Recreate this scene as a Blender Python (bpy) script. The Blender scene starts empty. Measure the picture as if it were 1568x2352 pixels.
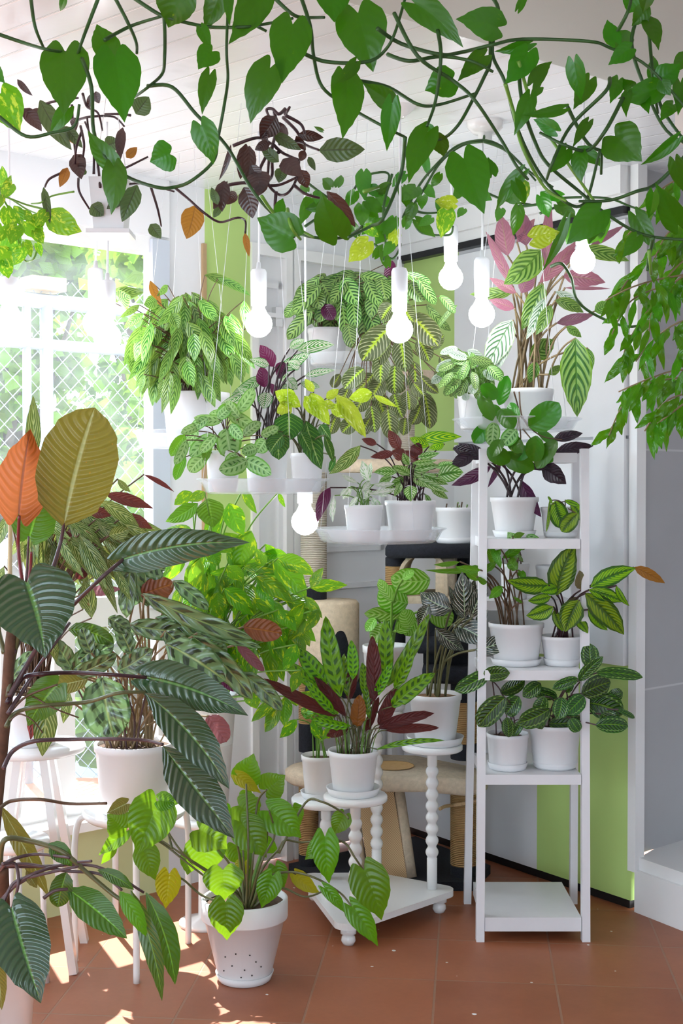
import bpy, math, random
from mathutils import Vector, Matrix
random.seed(7)
R = math.radians
SC = bpy.context.scene
COL = SC.collection
# ------------------------------------------------------------------ camera
F = 3050.0; CAMH = 1.37; PITCH = math.atan(61 / F)
cam_d = bpy.data.cameras.new('camera'); cam = bpy.data.objects.new('camera', cam_d); COL.objects.link(cam)
cam_d.sensor_fit = 'VERTICAL'; cam_d.sensor_height = 36.0; cam_d.lens = 36.0 * F / 2352
cam.location = (0, 0, CAMH); cam.rotation_euler = (math.pi / 2 - PITCH, 0, 0)
cam_d.clip_start = .05; cam_d.clip_end = 200
SC.camera = cam
SC.view_settings.view_transform = 'Standard'; SC.view_settings.look = 'None'
SC.view_settings.gamma = 1; SC.view_settings.use_curve_mapping = False
SC.view_settings.exposure = 1.12
# ------------------------------------------------------------------ light
W = bpy.data.worlds.new('world'); SC.world = W; W.use_nodes = True
wb = W.node_tree.nodes['Background']
wb.inputs[0].default_value = (0.70, 0.86, 1.0, 1); wb.inputs[1].default_value = 3.0
sl = bpy.data.lights.new('sun', 'SUN'); sun = bpy.data.objects.new('sun', sl); COL.objects.link(sun)
sl.energy = 10; sl.angle = R(0.6); sl.color = (1, .98, .95)
SUNV = Vector((-.22, .50, .82)).normalized()
sun.rotation_euler = SUNV.to_track_quat('Z', 'Y').to_euler()

# ------------------------------------------------------------------ pixel to place helpers (1568x2352)
_c, _s = math.cos(PITCH), math.sin(PITCH)
def ray(x, y):
    a = (x - 784) / F; b = -(y - 1176) / F
    return Vector((a, _c + b * _s, b * _c - _s))
def P(x, y, d):
    r = ray(x, y); return Vector((0, 0, CAMH)) + r * (d / r.y)
def Zof(y, d): return P(784, y, d).z
def Xof(x, d): return P(x, 1115, d).x
def mpx(d): return d / F

# ------------------------------------------------------------------ mesh helpers
class MB:
    def __init__(s): s.v = []; s.f = []; s.uv = []; s.r = []; s.sm = []
    def add(s, vs, fs, uvs=None, rnd=0., smooth=True):
        o = len(s.v); s.v += [tuple(v) for v in vs]
        s.uv += uvs if uvs else [(v[0], v[1]) for v in vs]
        s.r += [rnd] * len(vs)
        s.f += [tuple(i + o for i in f) for f in fs]; s.sm += [smooth] * len(fs)
        return s
    def box(s, p0, p1):
        x0, y0, z0 = p0; x1, y1, z1 = p1
        v = [(x, y, z) for z in (z0, z1) for y in (y0, y1) for x in (x0, x1)]
        return s.add(v, [(0, 2, 3, 1), (4, 5, 7, 6), (0, 1, 5, 4), (1, 3, 7, 5), (3, 2, 6, 7), (2, 0, 4, 6)], smooth=False)
    def prism(s, poly, z0, z1):
        n = len(poly); v = [(p[0], p[1], z0) for p in poly] + [(p[0], p[1], z1) for p in poly]
        fs = [tuple(range(n))[::-1], tuple(range(n, 2 * n))] + [(i, (i + 1) % n, (i + 1) % n + n, i + n) for i in range(n)]
        return s.add(v, fs, smooth=False)
    def bar(s, a, b, w, t):           # rectangular bar from a to b
        a = Vector(a); b = Vector(b); d = (b - a).normalized()
        ref = Vector((0, 1, 0)) if abs(d.y) < .9 else Vector((1, 0, 0))
        u = d.cross(ref).normalized() * w / 2; n = d.cross(u).normalized() * t / 2
        v = [p + i * u + j * n for p in (a, b) for i, j in ((-1, -1), (1, -1), (1, 1), (-1, 1))]
        return s.add(v, [(3, 2, 1, 0), (4, 5, 6, 7), (0, 1, 5, 4), (1, 2, 6, 5), (2, 3, 7, 6), (3, 0, 4, 7)], smooth=False)
    def lathe(s, c, prof, n=40, smooth=True):
        vs = []; fs = []; m = len(prof)
        for r, z in prof:
            for k in range(n):
                a = 2 * math.pi * k / n; vs.append((c[0] + r * math.cos(a), c[1] + r * math.sin(a), c[2] + z))
        for i in range(m - 1):
            for k in range(n):
                fs.append((i * n + k, i * n + (k + 1) % n, (i + 1) * n + (k + 1) % n, (i + 1) * n + k))
        return s.add(vs, fs, smooth=smooth)
    def tube(s, pts, r, n=7, smooth_pts=True, caps=True):
        pts = [Vector(p) for p in pts]
        if smooth_pts and len(pts) > 2: pts, rs = catmull(pts, r)
        else: rs = [r(i / max(1, len(pts) - 1)) if callable(r) else r for i in range(len(pts))]
        vs = []; m = len(pts); up = Vector((.13, .31, .94)).normalized(); u = None
        for i, p in enumerate(pts):
            t = (pts[min(i + 1, m - 1)] - pts[max(i - 1, 0)])
            t = t.normalized() if t.length > 1e-9 else Vector((0, 0, 1))
            if u is None: u = t.cross(up); u = u.normalized() if u.length > .01 else Vector((1, 0, 0))
            u = (u - t * u.dot(t)); u = u.normalized() if u.length > 1e-6 else Vector((1, 0, 0))
            w = t.cross(u)
            for k in range(n):
                a = 2 * math.pi * k / n; vs.append(p + (u * math.cos(a) + w * math.sin(a)) * rs[i])
        fs = [(i * n + k, i * n + (k + 1) % n, (i + 1) * n + (k + 1) % n, (i + 1) * n + k) for i in range(m - 1) for k in range(n)]
        if caps: fs += [tuple(range(n))[::-1], tuple(range((m - 1) * n, m * n))]
        return s.add(vs, fs, uvs=[((i % n) / n, (i // n) * .1) for i in range(len(vs))])
    def ball(s, c, r, sz=1., n=18, m=10):
        pr = [(max(1e-4, r * math.sin(math.pi * i / m)), -r * sz * math.cos(math.pi * i / m)) for i in range(m + 1)]
        return s.lathe(c, pr, n)
    def build(s, name, mat, parent=None, origin=None):
        o0 = Vector(origin) if origin is not None else (parent_world(parent) if parent else Vector((0, 0, 0)))
        me = bpy.data.meshes.new(name)
        me.from_pydata([(v[0] - o0.x, v[1] - o0.y, v[2] - o0.z) for v in s.v], [], s.f)
        me.polygons.foreach_set('use_smooth', s.sm)
        uvl = me.uv_layers.new(name='UVMap')
        li = [0] * len(me.loops); me.loops.foreach_get('vertex_index', li)
        buf = []
        for i in li: buf += s.uv[i]
        uvl.data.foreach_set('uv', buf)
        at = me.attributes.new('rnd', 'FLOAT', 'POINT'); at.data.foreach_set('value', s.r)
        me.materials.append(mat); me.update()
        o = bpy.data.objects.new(name, me); COL.objects.link(o)
        if parent: o.parent = parent; o.location = o0 - parent_world(parent)
        else: o.location = o0
        return o
def parent_world(o):
    v = Vector((0, 0, 0))
    while o: v += o.location; o = o.parent
    return v
def catmull(pts, r, k=6):
    out = []; rs = []; n = len(pts)
    for i in range(n - 1):
        p0 = pts[max(i - 1, 0)]; p1 = pts[i]; p2 = pts[i + 1]; p3 = pts[min(i + 2, n - 1)]
        for j in range(k):
            t = j / k; g = (i + t) / (n - 1)
            out.append(.5 * ((2 * p1) + (p2 - p0) * t + (2 * p0 - 5 * p1 + 4 * p2 - p3) * t * t + (3 * p1 - p0 - 3 * p2 + p3) * t ** 3))
            rs.append(r(g) if callable(r) else r)
    out.append(pts[-1]); rs.append(r(1) if callable(r) else r)
    return out, rs
LABELS = {}
def tag(o, label, cat, group=None, kind=None):
    if label: o['label'] = label
    if cat: o['category'] = cat
    if group: o['group'] = group
    if kind: o['kind'] = kind
    return o
def thing(name, label, cat, loc, group=None):
    o = bpy.data.objects.new(name, None); COL.objects.link(o); o.location = loc; o.empty_display_size = .05
    return tag(o, label, cat, group)
def struct(name, mb, mat): return tag(mb.build(name, mat), None, None, kind='structure')

# ------------------------------------------------------------------ material helpers
def new_mat(name):
    m = bpy.data.materials.new(name); m.use_nodes = True; nt = m.node_tree
    b = nt.nodes['Principled BSDF']; return m, nt, b
def c4(c): return (c[0], c[1], c[2], 1)
def mth(nt, op, a, b=None, c=None, clamp=False):
    n = nt.nodes.new('ShaderNodeMath'); n.operation = op; n.use_clamp = clamp
    for i, v in enumerate((a, b, c)):
        if v is None: continue
        if isinstance(v, (int, float)): n.inputs[i].default_value = v
        else: nt.links.new(v, n.inputs[i])
    return n.outputs[0]
def mixc(nt, f, a, b):
    n = nt.nodes.new('ShaderNodeMix'); n.data_type = 'RGBA'
    for i, v in ((0, f), (6, a), (7, b)):
        if isinstance(v, (int, float)): n.inputs[i].default_value = v
        elif isinstance(v, tuple): n.inputs[i].default_value = c4(v)
        else: nt.links.new(v, n.inputs[i])
    return n.outputs[2]
def step(nt, x, e, w=.04):      # soft step up at e
    return mth(nt, 'MULTIPLY_ADD', x, 1 / w, .5 - e / w, clamp=True)
def noise(nt, scale, detail=2, vec=None, rough=.5):
    n = nt.nodes.new('ShaderNodeTexNoise'); n.inputs['Scale'].default_value = scale; n.inputs['Detail'].default_value = detail
    n.inputs['Roughness'].default_value = rough
    if vec is not None: nt.links.new(vec, n.inputs['Vector'])
    return n.outputs['Fac']
def objco(nt): return nt.nodes.new('ShaderNodeTexCoord').outputs['Object']
def plain(name, col, rough=.5, metal=0., var=.06, nscale=6, bump=0., bscale=60, coat=0., spec=.5):
    m, nt, b = new_mat(name); oc = objco(nt)
    f = noise(nt, nscale, 4, oc)
    d = tuple(max(0, v * (1 - var * 2)) for v in col); l = tuple(min(1, v * (1 + var)) for v in col)
    nt.links.new(mixc(nt, f, d, l), b.inputs['Base Color'])
    b.inputs['Roughness'].default_value = rough; b.inputs['Metallic'].default_value = metal
    b.inputs['Coat Weight'].default_value = coat; b.inputs['Specular IOR Level'].default_value = spec
    if bump:
        bn = nt.nodes.new('ShaderNodeBump'); bn.inputs['Strength'].default_value = bump * .5; b.inputs['Coat Weight'].default_value = coat; b.inputs['Coat Roughness'].default_value = .12; bn.inputs['Distance'].default_value = .004
        nt.links.new(noise(nt, bscale, 3, oc), bn.inputs['Height']); nt.links.new(bn.outputs[0], b.inputs['Normal'])
    return m
def leafmat(name, c, under=None, mid=None, stripe=None, N=9, k=3.0, thr=.3, u0=.0, u1=.9, marg=None, um=.86,
            cen=None, cw=.25, cj=.1, var=None, va=.6, vs=3.0, rough=.34, tr=.3, vein=.16, ring=None, jag=1.0, coat=0., tcol=None, soft=.35, spec=.5, bump=.5):
    m, nt, b = new_mat(name)
    uvn = nt.nodes.new('ShaderNodeUVMap'); uvn.uv_map = 'UVMap'
    sp = nt.nodes.new('ShaderNodeSeparateXYZ'); nt.links.new(uvn.outputs[0], sp.inputs[0])
    at = nt.nodes.new('ShaderNodeAttribute'); at.attribute_name = 'rnd'; rnd = at.outputs['Fac']
    u = mth(nt, 'ABSOLUTE', mth(nt, 'MULTIPLY_ADD', sp.outputs[0], 2, -1)); v = sp.outputs[1]
    cmb = nt.nodes.new('ShaderNodeCombineXYZ')
    nt.links.new(sp.outputs[0], cmb.inputs[0]); nt.links.new(v, cmb.inputs[1]); nt.links.new(mth(nt, 'MULTIPLY', rnd, 37), cmb.inputs[2])
    nz = noise(nt, 5, 3, cmb.outputs[0])
    ph = mth(nt, 'SUBTRACT', mth(nt, 'MULTIPLY', v, N), mth(nt, 'MULTIPLY', mth(nt, 'POWER', u, 1.35), k))
    sn = mth(nt, 'SINE', mth(nt, 'MULTIPLY', ph, 6.2832))
    snj = mth(nt, 'ADD', sn, mth(nt, 'MULTIPLY_ADD', nz, jag, -.5 * jag))
    base = mixc(nt, mth(nt, 'MULTIPLY', step(nt, sn, .7, .6), vein), c, tuple(min(1, x * 1.7 + .015) for x in c))
    base = mixc(nt, mth(nt, 'MULTIPLY', nz, .35), base, tuple(x * .55 for x in c))
    if cen is not None:
        e = mth(nt, 'MULTIPLY_ADD', sn, cj, cw); lim = mth(nt, 'SUBTRACT', u, e)
        base = mixc(nt, mth(nt, 'SUBTRACT', 1, step(nt, lim, 0, .05)), base, cen)
    if stripe is not None:
        mk = mth(nt, 'MULTIPLY', step(nt, snj, thr, soft), step(nt, u, u0, .06) if u0 > 0 else 1.0)
        mk = mth(nt, 'MULTIPLY', mk, mth(nt, 'SUBTRACT', 1, step(nt, u, u1, .08)))
        base = mixc(nt, mk, base, stripe)
    if marg is not None:
        base = mixc(nt, step(nt, mth(nt, 'ADD', u, mth(nt, 'MULTIPLY_ADD', nz, .2, -.1)), um, .06), base, marg)
    if var is not None:
        mp = nt.nodes.new('ShaderNodeVectorMath'); mp.operation = 'MULTIPLY'; mp.inputs[1].default_value = (vs * 1.5, vs, 1)
        nt.links.new(cmb.outputs[0], mp.inputs[0])
        n2 = noise(nt, 1.6, 4, mp.outputs[0], .65)
        base = mixc(nt, step(nt, n2, va, .06), base, var)
    if ring is not None:
        w = mth(nt, 'ABSOLUTE', mth(nt, 'SUBTRACT', mth(nt, 'ADD', u, mth(nt, 'MULTIPLY_ADD', snj, .05, 0)), ring[1]))
        base = mixc(nt, mth(nt, 'SUBTRACT', 1, step(nt, w, ring[2], .05)), base, ring[0])
    if mid is not None:
        base = mixc(nt, mth(nt, 'SUBTRACT', 1, step(nt, u, .05, .03)), base, mid)
    # per-leaf shade
    hs = nt.nodes.new('ShaderNodeHueSaturation'); hs.inputs['Saturation'].default_value = 1.18; nt.links.new(base, hs.inputs['Color'])
    nt.links.new(mth(nt, 'MULTIPLY_ADD', rnd, .03, .478), hs.inputs['Hue'])
    nt.links.new(mth(nt, 'MULTIPLY_ADD', rnd, .55, .65), hs.inputs['Value'])
    top = hs.outputs[0]
    if under is not None:
        g = nt.nodes.new('ShaderNodeNewGeometry')
        um_ = mixc(nt, mth(nt, 'MULTIPLY', step(nt, sn, .6, .6), .4), under, tuple(min(1, x * 1.5 + .02) for x in under))
        col = mixc(nt, g.outputs['Backfacing'], top, um_)
    else: col = top
    nt.links.new(col, b.inputs['Base Color'])
    b.inputs['Roughness'].default_value = rough; b.inputs['Specular IOR Level'].default_value = spec
    bn = nt.nodes.new('ShaderNodeBump'); bn.inputs['Strength'].default_value = bump * .5; b.inputs['Coat Weight'].default_value = coat; b.inputs['Coat Roughness'].default_value = .12; bn.inputs['Distance'].default_value = .004
    nt.links.new(mth(nt, 'ADD', sn, mth(nt, 'MULTIPLY', step(nt, u, .06, .1), 2)), bn.inputs['Height']); nt.links.new(bn.outputs[0], b.inputs['Normal'])
    t = nt.nodes.new('ShaderNodeBsdfTranslucent')
    tg = mixc(nt, .5, col, tcol if tcol else tuple(min(1, x * 2.2 + y) for x, y in zip(c, (.08, .12, 0))))
    nt.links.new(tg, t.inputs['Color'])
    ms = nt.nodes.new('ShaderNodeMixShader'); ms.inputs[0].default_value = tr
    nt.links.new(b.outputs[0], ms.inputs[1]); nt.links.new(t.outputs[0], ms.inputs[2])
    nt.links.new(ms.outputs[0], nt.nodes['Material Output'].inputs['Surface'])
    return m

# ------------------------------------------------------------------ leaves
def interp(tab, t):
    for i in range(len(tab) - 1):
        if t <= tab[i + 1][0]:
            a, b = tab[i], tab[i + 1]; g = (t - a[0]) / (b[0] - a[0]); g = g * g * (3 - 2 * g) if 0 < i < len(tab) - 2 else g
            return a[1] + (b[1] - a[1]) * g
    return tab[-1][1]
SHAPES = {   # half-width table, lobe
    'heart': ([(0, .62), (.12, .95), (.27, 1), (.5, .84), (.7, .53), (.86, .22), (1, .0)], .2),
    'ovate': ([(0, .05), (.06, .34), (.18, .78), (.35, 1), (.55, .93), (.75, .65), (.9, .3), (1, 0)], .0),
    'lance': ([(0, .03), (.1, .4), (.25, .82), (.45, 1), (.65, .86), (.82, .5), (.93, .22), (1, 0)], .0),
    'oval': ([(0, .08), (.05, .42), (.15, .78), (.35, .99), (.6, 1), (.8, .8), (.92, .5), (1, 0)], .03),
    'strap': ([(0, .12), (.1, .6), (.3, 1), (.6, .95), (.8, .7), (.93, .35), (1, 0)], .0),
    'sagit': ([(0, .5), (.08, .82), (.2, 1), (.45, .95), (.68, .68), (.86, .3), (1, 0)], .14),
}
def leaf(mb, B, T, half, shape='ovate', fold=.22, roll=0., bend=0., bulge=.09, wave=0., wn=3, flip=False, nr=11, nc=3, rnd=None):
    tab, lobe = SHAPES[shape]
    ax = T - B; L = ax.length
    if L < 1e-4: return
    A = ax / L; mid = (B + T) / 2
    V = (Vector((0, 0, CAMH)) - mid).normalized()
    N = V - A * V.dot(A)
    if N.length < .05: N = Vector((0, 0, 1)) - A * A.z
    N.normalize()
    if flip: bulge = -bulge
    side = A.cross(N)
    C = mid + side * bend + N * bulge * L
    q = Matrix.Rotation(roll, 3, A); S = q @ side; N = q @ N
    if flip: S = -S; N = -N
    vs = []; uvs = []; rnd = random.random() if rnd is None else rnd
    cols = [j / nc for j in range(-nc, nc + 1)]; ph = random.random() * 6.28
    for i in range(nr + 1):
        t = (1 - math.cos(math.pi * i / nr)) / 2 * .75 + .25 * i / nr
        c = B * (1 - t) ** 2 + C * 2 * t * (1 - t) + T * t * t
        tg = ((C - B) * (1 - t) + (T - C) * t).normalized()
        Sn = (S - tg * S.dot(tg)).normalized(); Nn = Sn.cross(tg).normalized()
        hw = half * interp(tab, t)
        for s_ in cols:
            a = abs(s_)
            p = c + Sn * (s_ * hw) + Nn * (fold * a * hw - .35 * fold * a * a * hw)
            if lobe: p = p - tg * (lobe * L * (1 - t) ** 5 * math.sin(math.pi * min(1, a * .8)))
            if wave: p = p + Nn * (wave * half * a * math.sin(wn * 2 * math.pi * t + ph + (1 if s_ > 0 else 0)))
            vs.append(p); uvs.append((s_ * .5 + .5, t))
    m = 2 * nc + 1
    fs = [(i * m + j, i * m + j + 1, (i + 1) * m + j + 1, (i + 1) * m + j) for i in range(nr) for j in range(2 * nc)]
    mb.add(vs, fs, uvs, rnd)
def parse(s):
    out = []
    for e in s.replace('\n', ' ').split(';'):
        q = e.split()
        if not q: continue
        fl = ''.join(a for a in q if not a.lstrip('-').replace('.', '').isdigit())
        out.append(([float(a) for a in q if a.lstrip('-').replace('.', '').isdigit()], fl))
    return out
def rj(a): return random.uniform(-a, a)
def pix_leaf(mb, e, d, shape, jd=.05, droll=25, fold=.22, wave=0., wn=3, bulge=.09, flip=False, nr=11, nc=3):
    # e = bx by tx ty w [bend px] [roll deg] [tip depth offset cm] [depth offset cm]
    bx, by, tx, ty, w = e[:5]
    bend = e[5] if len(e) > 5 else rj(.1) * math.hypot(tx - bx, ty - by)
    roll = R(e[6] if len(e) > 6 else rj(droll))
    dd = (e[7] / 100 if len(e) > 7 else rj(.04)); d0 = d + (e[8] / 100 if len(e) > 8 else rj(jd))
    B = P(bx, by, d0); T = P(tx, ty, d0 + dd)
    leaf(mb, B, T, w / 2 * mpx(d0) / max(.6, math.cos(roll)), shape, fold, roll, bend * mpx(d0), bulge, wave, wn, flip, nr, nc)
    return B
def leaves(root, data, d, mats, shape, split=True, soil=None, smat=None, sr=.0022, **kw):
    """mats: dict flag -> material ('' default); flag letters containing U show the underside"""
    mbs = {}; stems = MB()
    for e, fl in parse(data):
        under = 'U' in fl; key = fl.replace('U', '')
        mb = MB() if split else mbs.setdefault(key, MB())
        B = pix_leaf(mb, e, d, shape, flip=under, **kw)
        if split:
            m = mats.get(key, mats['']); mb.build('leaf', m, root, origin=B)
        if soil is not None:
            c, r = soil; a = random.random() * 6.28; rr = random.random() ** .5 * r * .6
            s0 = Vector((c.x + rr * math.cos(a), c.y + rr * math.sin(a), c.z - .005))
            h = max(.02, B.z - s0.z)
            c1 = Vector((s0.x + (B.x - s0.x) * .25, s0.y + (B.y - s0.y) * .25, s0.z + h * .75 + .02))
            pts = [s0 * (1 - t) ** 2 + c1 * 2 * t * (1 - t) + B * t * t for t in (0, .25, .5, .75, 1)]
            if split: MB().tube(pts, sr, 6).build('stem', smat, root, origin=s0)
            else: stems.tube(pts, sr, 6)
    if not split:
        for k_, mb in mbs.items(): mb.build('foliage', mats.get(k_, mats['']), root)
        if stems.v: stems.build('stems', smat, root)
def dome(cx, cy, rx, ry, n, L, w, ox=None, oy=None, grav=.6, seed=1, lj=.25, hole=0.):
    """many leaves around a crown, as a data string"""
    rg = random.Random(seed); out = []; ox = cx if ox is None else ox; oy = cy if oy is None else oy
    for i in range(n):
        a = rg.random() * 6.283; r = (hole + (1 - hole) * rg.random()) ** .5
        x = cx + rx * r * math.cos(a); y = cy + ry * r * math.sin(a)
        dx, dy = x - ox, y - oy; m = math.hypot(dx, dy) or 1
        dx, dy = dx / m + rg.uniform(-.35, .35), dy / m + grav + rg.uniform(-.3, .3); m = math.hypot(dx, dy) or 1
        l = L * rg.uniform(1 - lj, 1 + lj)
        out.append('%.0f %.0f %.0f %.0f %.0f %.0f %.0f %.0f %.0f' % (x - dx / m * l * .4, y - dy / m * l * .4, x + dx / m * l * .6, y + dy / m * l * .6,
                   w * rg.uniform(.8, 1.15), rg.uniform(-.12, .12) * l, rg.uniform(-40, 40), rg.uniform(-6, 4), rg.uniform(-14, 12)))
    return ';'.join(out)
def tubes(root, name, data, d, r, mat, each=True, jd=.04):
    """data: 'x y x y ...;' polylines in photo pixels"""
    allm = MB()
    for e, fl in parse(data):
        d0 = d + rj(jd); pts = [P(e[i], e[i + 1], d0 + .02 * math.sin(i * 1.7 + d0 * 99)) for i in range(0, len(e) - 1, 2)]
        mb = MB() if each else allm
        mb.tube(pts, (lambda t, r=r: r * (1.1 - .35 * t)), 7)
        if each: mb.build(name, mat, root, origin=pts[0])
    if not each: allm.build(name, mat, root)

# ------------------------------------------------------------------ materials
M = {}
M['white'] = plain('white_paint', (.83, .84, .86), .45, var=.03, nscale=3)
M['wallwhite'] = plain('wall_white', (.78, .78, .80), .6, var=.05, nscale=2)
M['gloss'] = plain('white_gloss_paint', (.86, .86, .85), .22, var=.03, nscale=4, coat=.3)
M['shelf'] = plain('shelf_paint', (.80, .80, .82), .4, var=.04, nscale=9)
M['pot'] = plain('white_plastic', (.80, .80, .81), .38, var=.04, nscale=7)
M['potw'] = plain('warm_white_plastic', (.82, .79, .76), .4, var=.04, nscale=7)
M['green'] = plain('green_wall_paint', (.50, .70, .22), .6, var=.06, nscale=2)
M['litgreen'] = plain('sunlit_green_paint', (.72, .78, .42), .6, var=.04)  # parapet green lightened to imitate strong daylight falling on it
M['greytrim'] = plain('grey_soffit_paint', (.50, .52, .49), .6, var=.06, nscale=1.5)
M['pinkgrey'] = plain('stained_plaster', (.66, .60, .56), .7, var=.08, nscale=2)
M['soil'] = plain('potting_soil', (.10, .055, .03), .95, var=.4, nscale=90, bump=1., bscale=140)
M['bark'] = plain('bark_chips', (.32, .19, .10), .9, var=.4, nscale=120, bump=1., bscale=120)
M['wood'] = plain('bare_wood', (.55, .38, .2), .6, var=.2)
M['steel'] = plain('galvanised_steel', (.30, .35, .41), .5, metal=.3, var=.1)
M['chrome'] = plain('chrome', (.8, .8, .8), .2, metal=1, var=.02)
M['dark'] = plain('dark_rail', (.02, .02, .022), .35, metal=.4, var=.1)
M['alu'] = plain('grey_window_profile', (.58, .64, .72), .35, var=.04)
M['rope'] = plain('rope_fibre', (.62, .42, .22), .9, var=.25, nscale=150)
M['blackfur'] = plain('black_plush', (.012, .014, .022), .95, var=.4, nscale=160, bump=1, bscale=260)
M['beigefur'] = plain('beige_plush', (.68, .55, .40), .95, var=.16, nscale=70, bump=1, bscale=220)
M['sock'] = plain('lamp_holder_white', (.82, .84, .88), .4, var=.02)
M['line'] = plain('nylon_line', (.85, .87, .9), .3, var=.02)
M['ground'] = plain('outdoor_paving', (.30, .29, .28), .9, var=.15, nscale=2)
M['trunk'] = plain('tree_bark', (.12, .09, .06), .95, var=.3, nscale=12, bump=1)
def winding(name, c1, c2, freq):
    m, nt, b = new_mat(name); sp = nt.nodes.new('ShaderNodeSeparateXYZ'); nt.links.new(objco(nt), sp.inputs[0])
    nz = noise(nt, 60, 3, objco(nt))
    s = mth(nt, 'SINE', mth(nt, 'ADD', mth(nt, 'MULTIPLY', sp.outputs[2], freq), mth(nt, 'MULTIPLY', nz, 3)))
    nt.links.new(mixc(nt, mth(nt, 'MULTIPLY_ADD', s, .3, .5), c1, c2), b.inputs['Base Color']); b.inputs['Roughness'].default_value = .9
    bn = nt.nodes.new('ShaderNodeBump'); bn.inputs['Strength'].default_value = 1; bn.inputs['Distance'].default_value = .003
    nt.links.new(s, bn.inputs['Height']); nt.links.new(bn.outputs[0], b.inputs['Normal']); return m
M['sisal'] = winding('sisal_rope_winding', (.42, .22, .07), (.72, .46, .20), 1000)
M['sisalpale'] = winding('pale_sisal_winding', (.62, .54, .42), (.82, .76, .64), 1000)
def matte_mesh():
    m, nt, b = new_mat('sisal_mat_weave'); oc = objco(nt)
    sp = nt.nodes.new('ShaderNodeSeparateXYZ'); nt.links.new(oc, sp.inputs[0])
    s = mth(nt, 'MULTIPLY', mth(nt, 'SINE', mth(nt, 'MULTIPLY', sp.outputs[2], 800)), mth(nt, 'SINE', mth(nt, 'MULTIPLY', sp.outputs[0], 800)))
    nt.links.new(mixc(nt, mth(nt, 'MULTIPLY_ADD', s, .5, .5), (.42, .24, .10), (.80, .58, .34)), b.inputs['Base Color'])
    b.inputs['Roughness'].default_value = .9; return m
M['weave'] = matte_mesh()
def glassy(name, col, alpha_mix, rough=.06):
    m, nt, b = new_mat(name); b.inputs['Base Color'].default_value = c4(col); b.inputs['Roughness'].default_value = rough
    t = nt.nodes.new('ShaderNodeBsdfTransparent'); t.inputs[0].default_value = (.97, .985, 1, 1)
    ms = nt.nodes.new('ShaderNodeMixShader'); ms.inputs[0].default_value = alpha_mix
    nt.links.new(t.outputs[0], ms.inputs[1]); nt.links.new(b.outputs[0], ms.inputs[2]); nt.links.new(ms.outputs[0], nt.nodes['Material Output'].inputs['Surface'])
    return m
M['tray'] = glassy('translucent_tray_plastic', (.90, .94, .97), .30, .12)
def hazed_glass():  # patchy translucent layer imitates the glare haze of the bright window
    m = glassy('hazed_window_glass', (.75, .8, .82), .06, .03); nt = m.node_tree
    t = nt.nodes.new('ShaderNodeBsdfTranslucent'); t.inputs[0].default_value = (.8, .84, .88, 1)
    ms = nt.nodes.new('ShaderNodeMixShader'); out = nt.nodes['Material Output']; src = out.inputs[0].links[0].from_socket
    nz = noise(nt, 3, 5, objco(nt), .7); nt.links.new(mth(nt, 'MULTIPLY_ADD', step(nt, nz, .6, .3), .05, .012), ms.inputs[0])
    nt.links.new(src, ms.inputs[1]); nt.links.new(t.outputs[0], ms.inputs[2]); nt.links.new(ms.outputs[0], out.inputs[0]); return m
M['glass'] = hazed_glass()
def emit(name, col, s):
    m, nt, b = new_mat(name); b.inputs['Base Color'].default_value = c4(col)
    b.inputs['Emission Color'].default_value = c4(col); b.inputs['Emission Strength'].default_value = s; return m
M['bulb'] = emit('lit_bulb', (.94, .97, 1), 20)
def floor_mat():
    m, nt, b = new_mat('terracotta_tiles'); oc = objco(nt)
    mp = nt.nodes.new('ShaderNodeMapping'); nt.links.new(oc, mp.inputs[0]); mp.inputs['Location'].default_value = (.094 + .33 * 20, -4.32 + .33 * 40, 0)
    br = nt.nodes.new('ShaderNodeTexBrick'); nt.links.new(mp.outputs[0], br.inputs[0]); br.offset = 0; br.squash = 1
    for k_, v in (('Scale', 1), ('Mortar Size', .0035), ('Mortar Smooth', .3), ('Bias', 0), ('Brick Width', .33), ('Row Height', .33)): br.inputs[k_].default_value = v
    br.inputs['Color1'].default_value = (.37, .12, .05, 1); br.inputs['Color2'].default_value = (.29, .088, .036, 1); br.inputs['Mortar'].default_value = (.30, .17, .11, 1)
    n1 = noise(nt, 5, 6, oc, .65); n2 = noise(nt, 60, 3, oc)
    c = mixc(nt, mth(nt, 'MULTIPLY', step(nt, n1, .5, .3), .5), br.outputs[0], (.43, .155, .07))
    c = mixc(nt, mth(nt, 'MULTIPLY', n2, .35), c, (.22, .08, .04))
    sp = noise(nt, 38, 0, oc); c = mixc(nt, step(nt, sp, .86, .01), c, (.8, .78, .75))
    nt.links.new(c, b.inputs['Base Color']); b.inputs['Roughness'].default_value = .45
    bn = nt.nodes.new('ShaderNodeBump'); bn.inputs['Strength'].default_value = .5; bn.inputs['Distance'].default_value = .004
    nt.links.new(mth(nt, 'SUBTRACT', mth(nt, 'MULTIPLY', n1, .3), br.outputs[1]), bn.inputs['Height']); nt.links.new(bn.outputs[0], b.inputs['Normal'])
    return m
M['floor'] = floor_mat()
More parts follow.
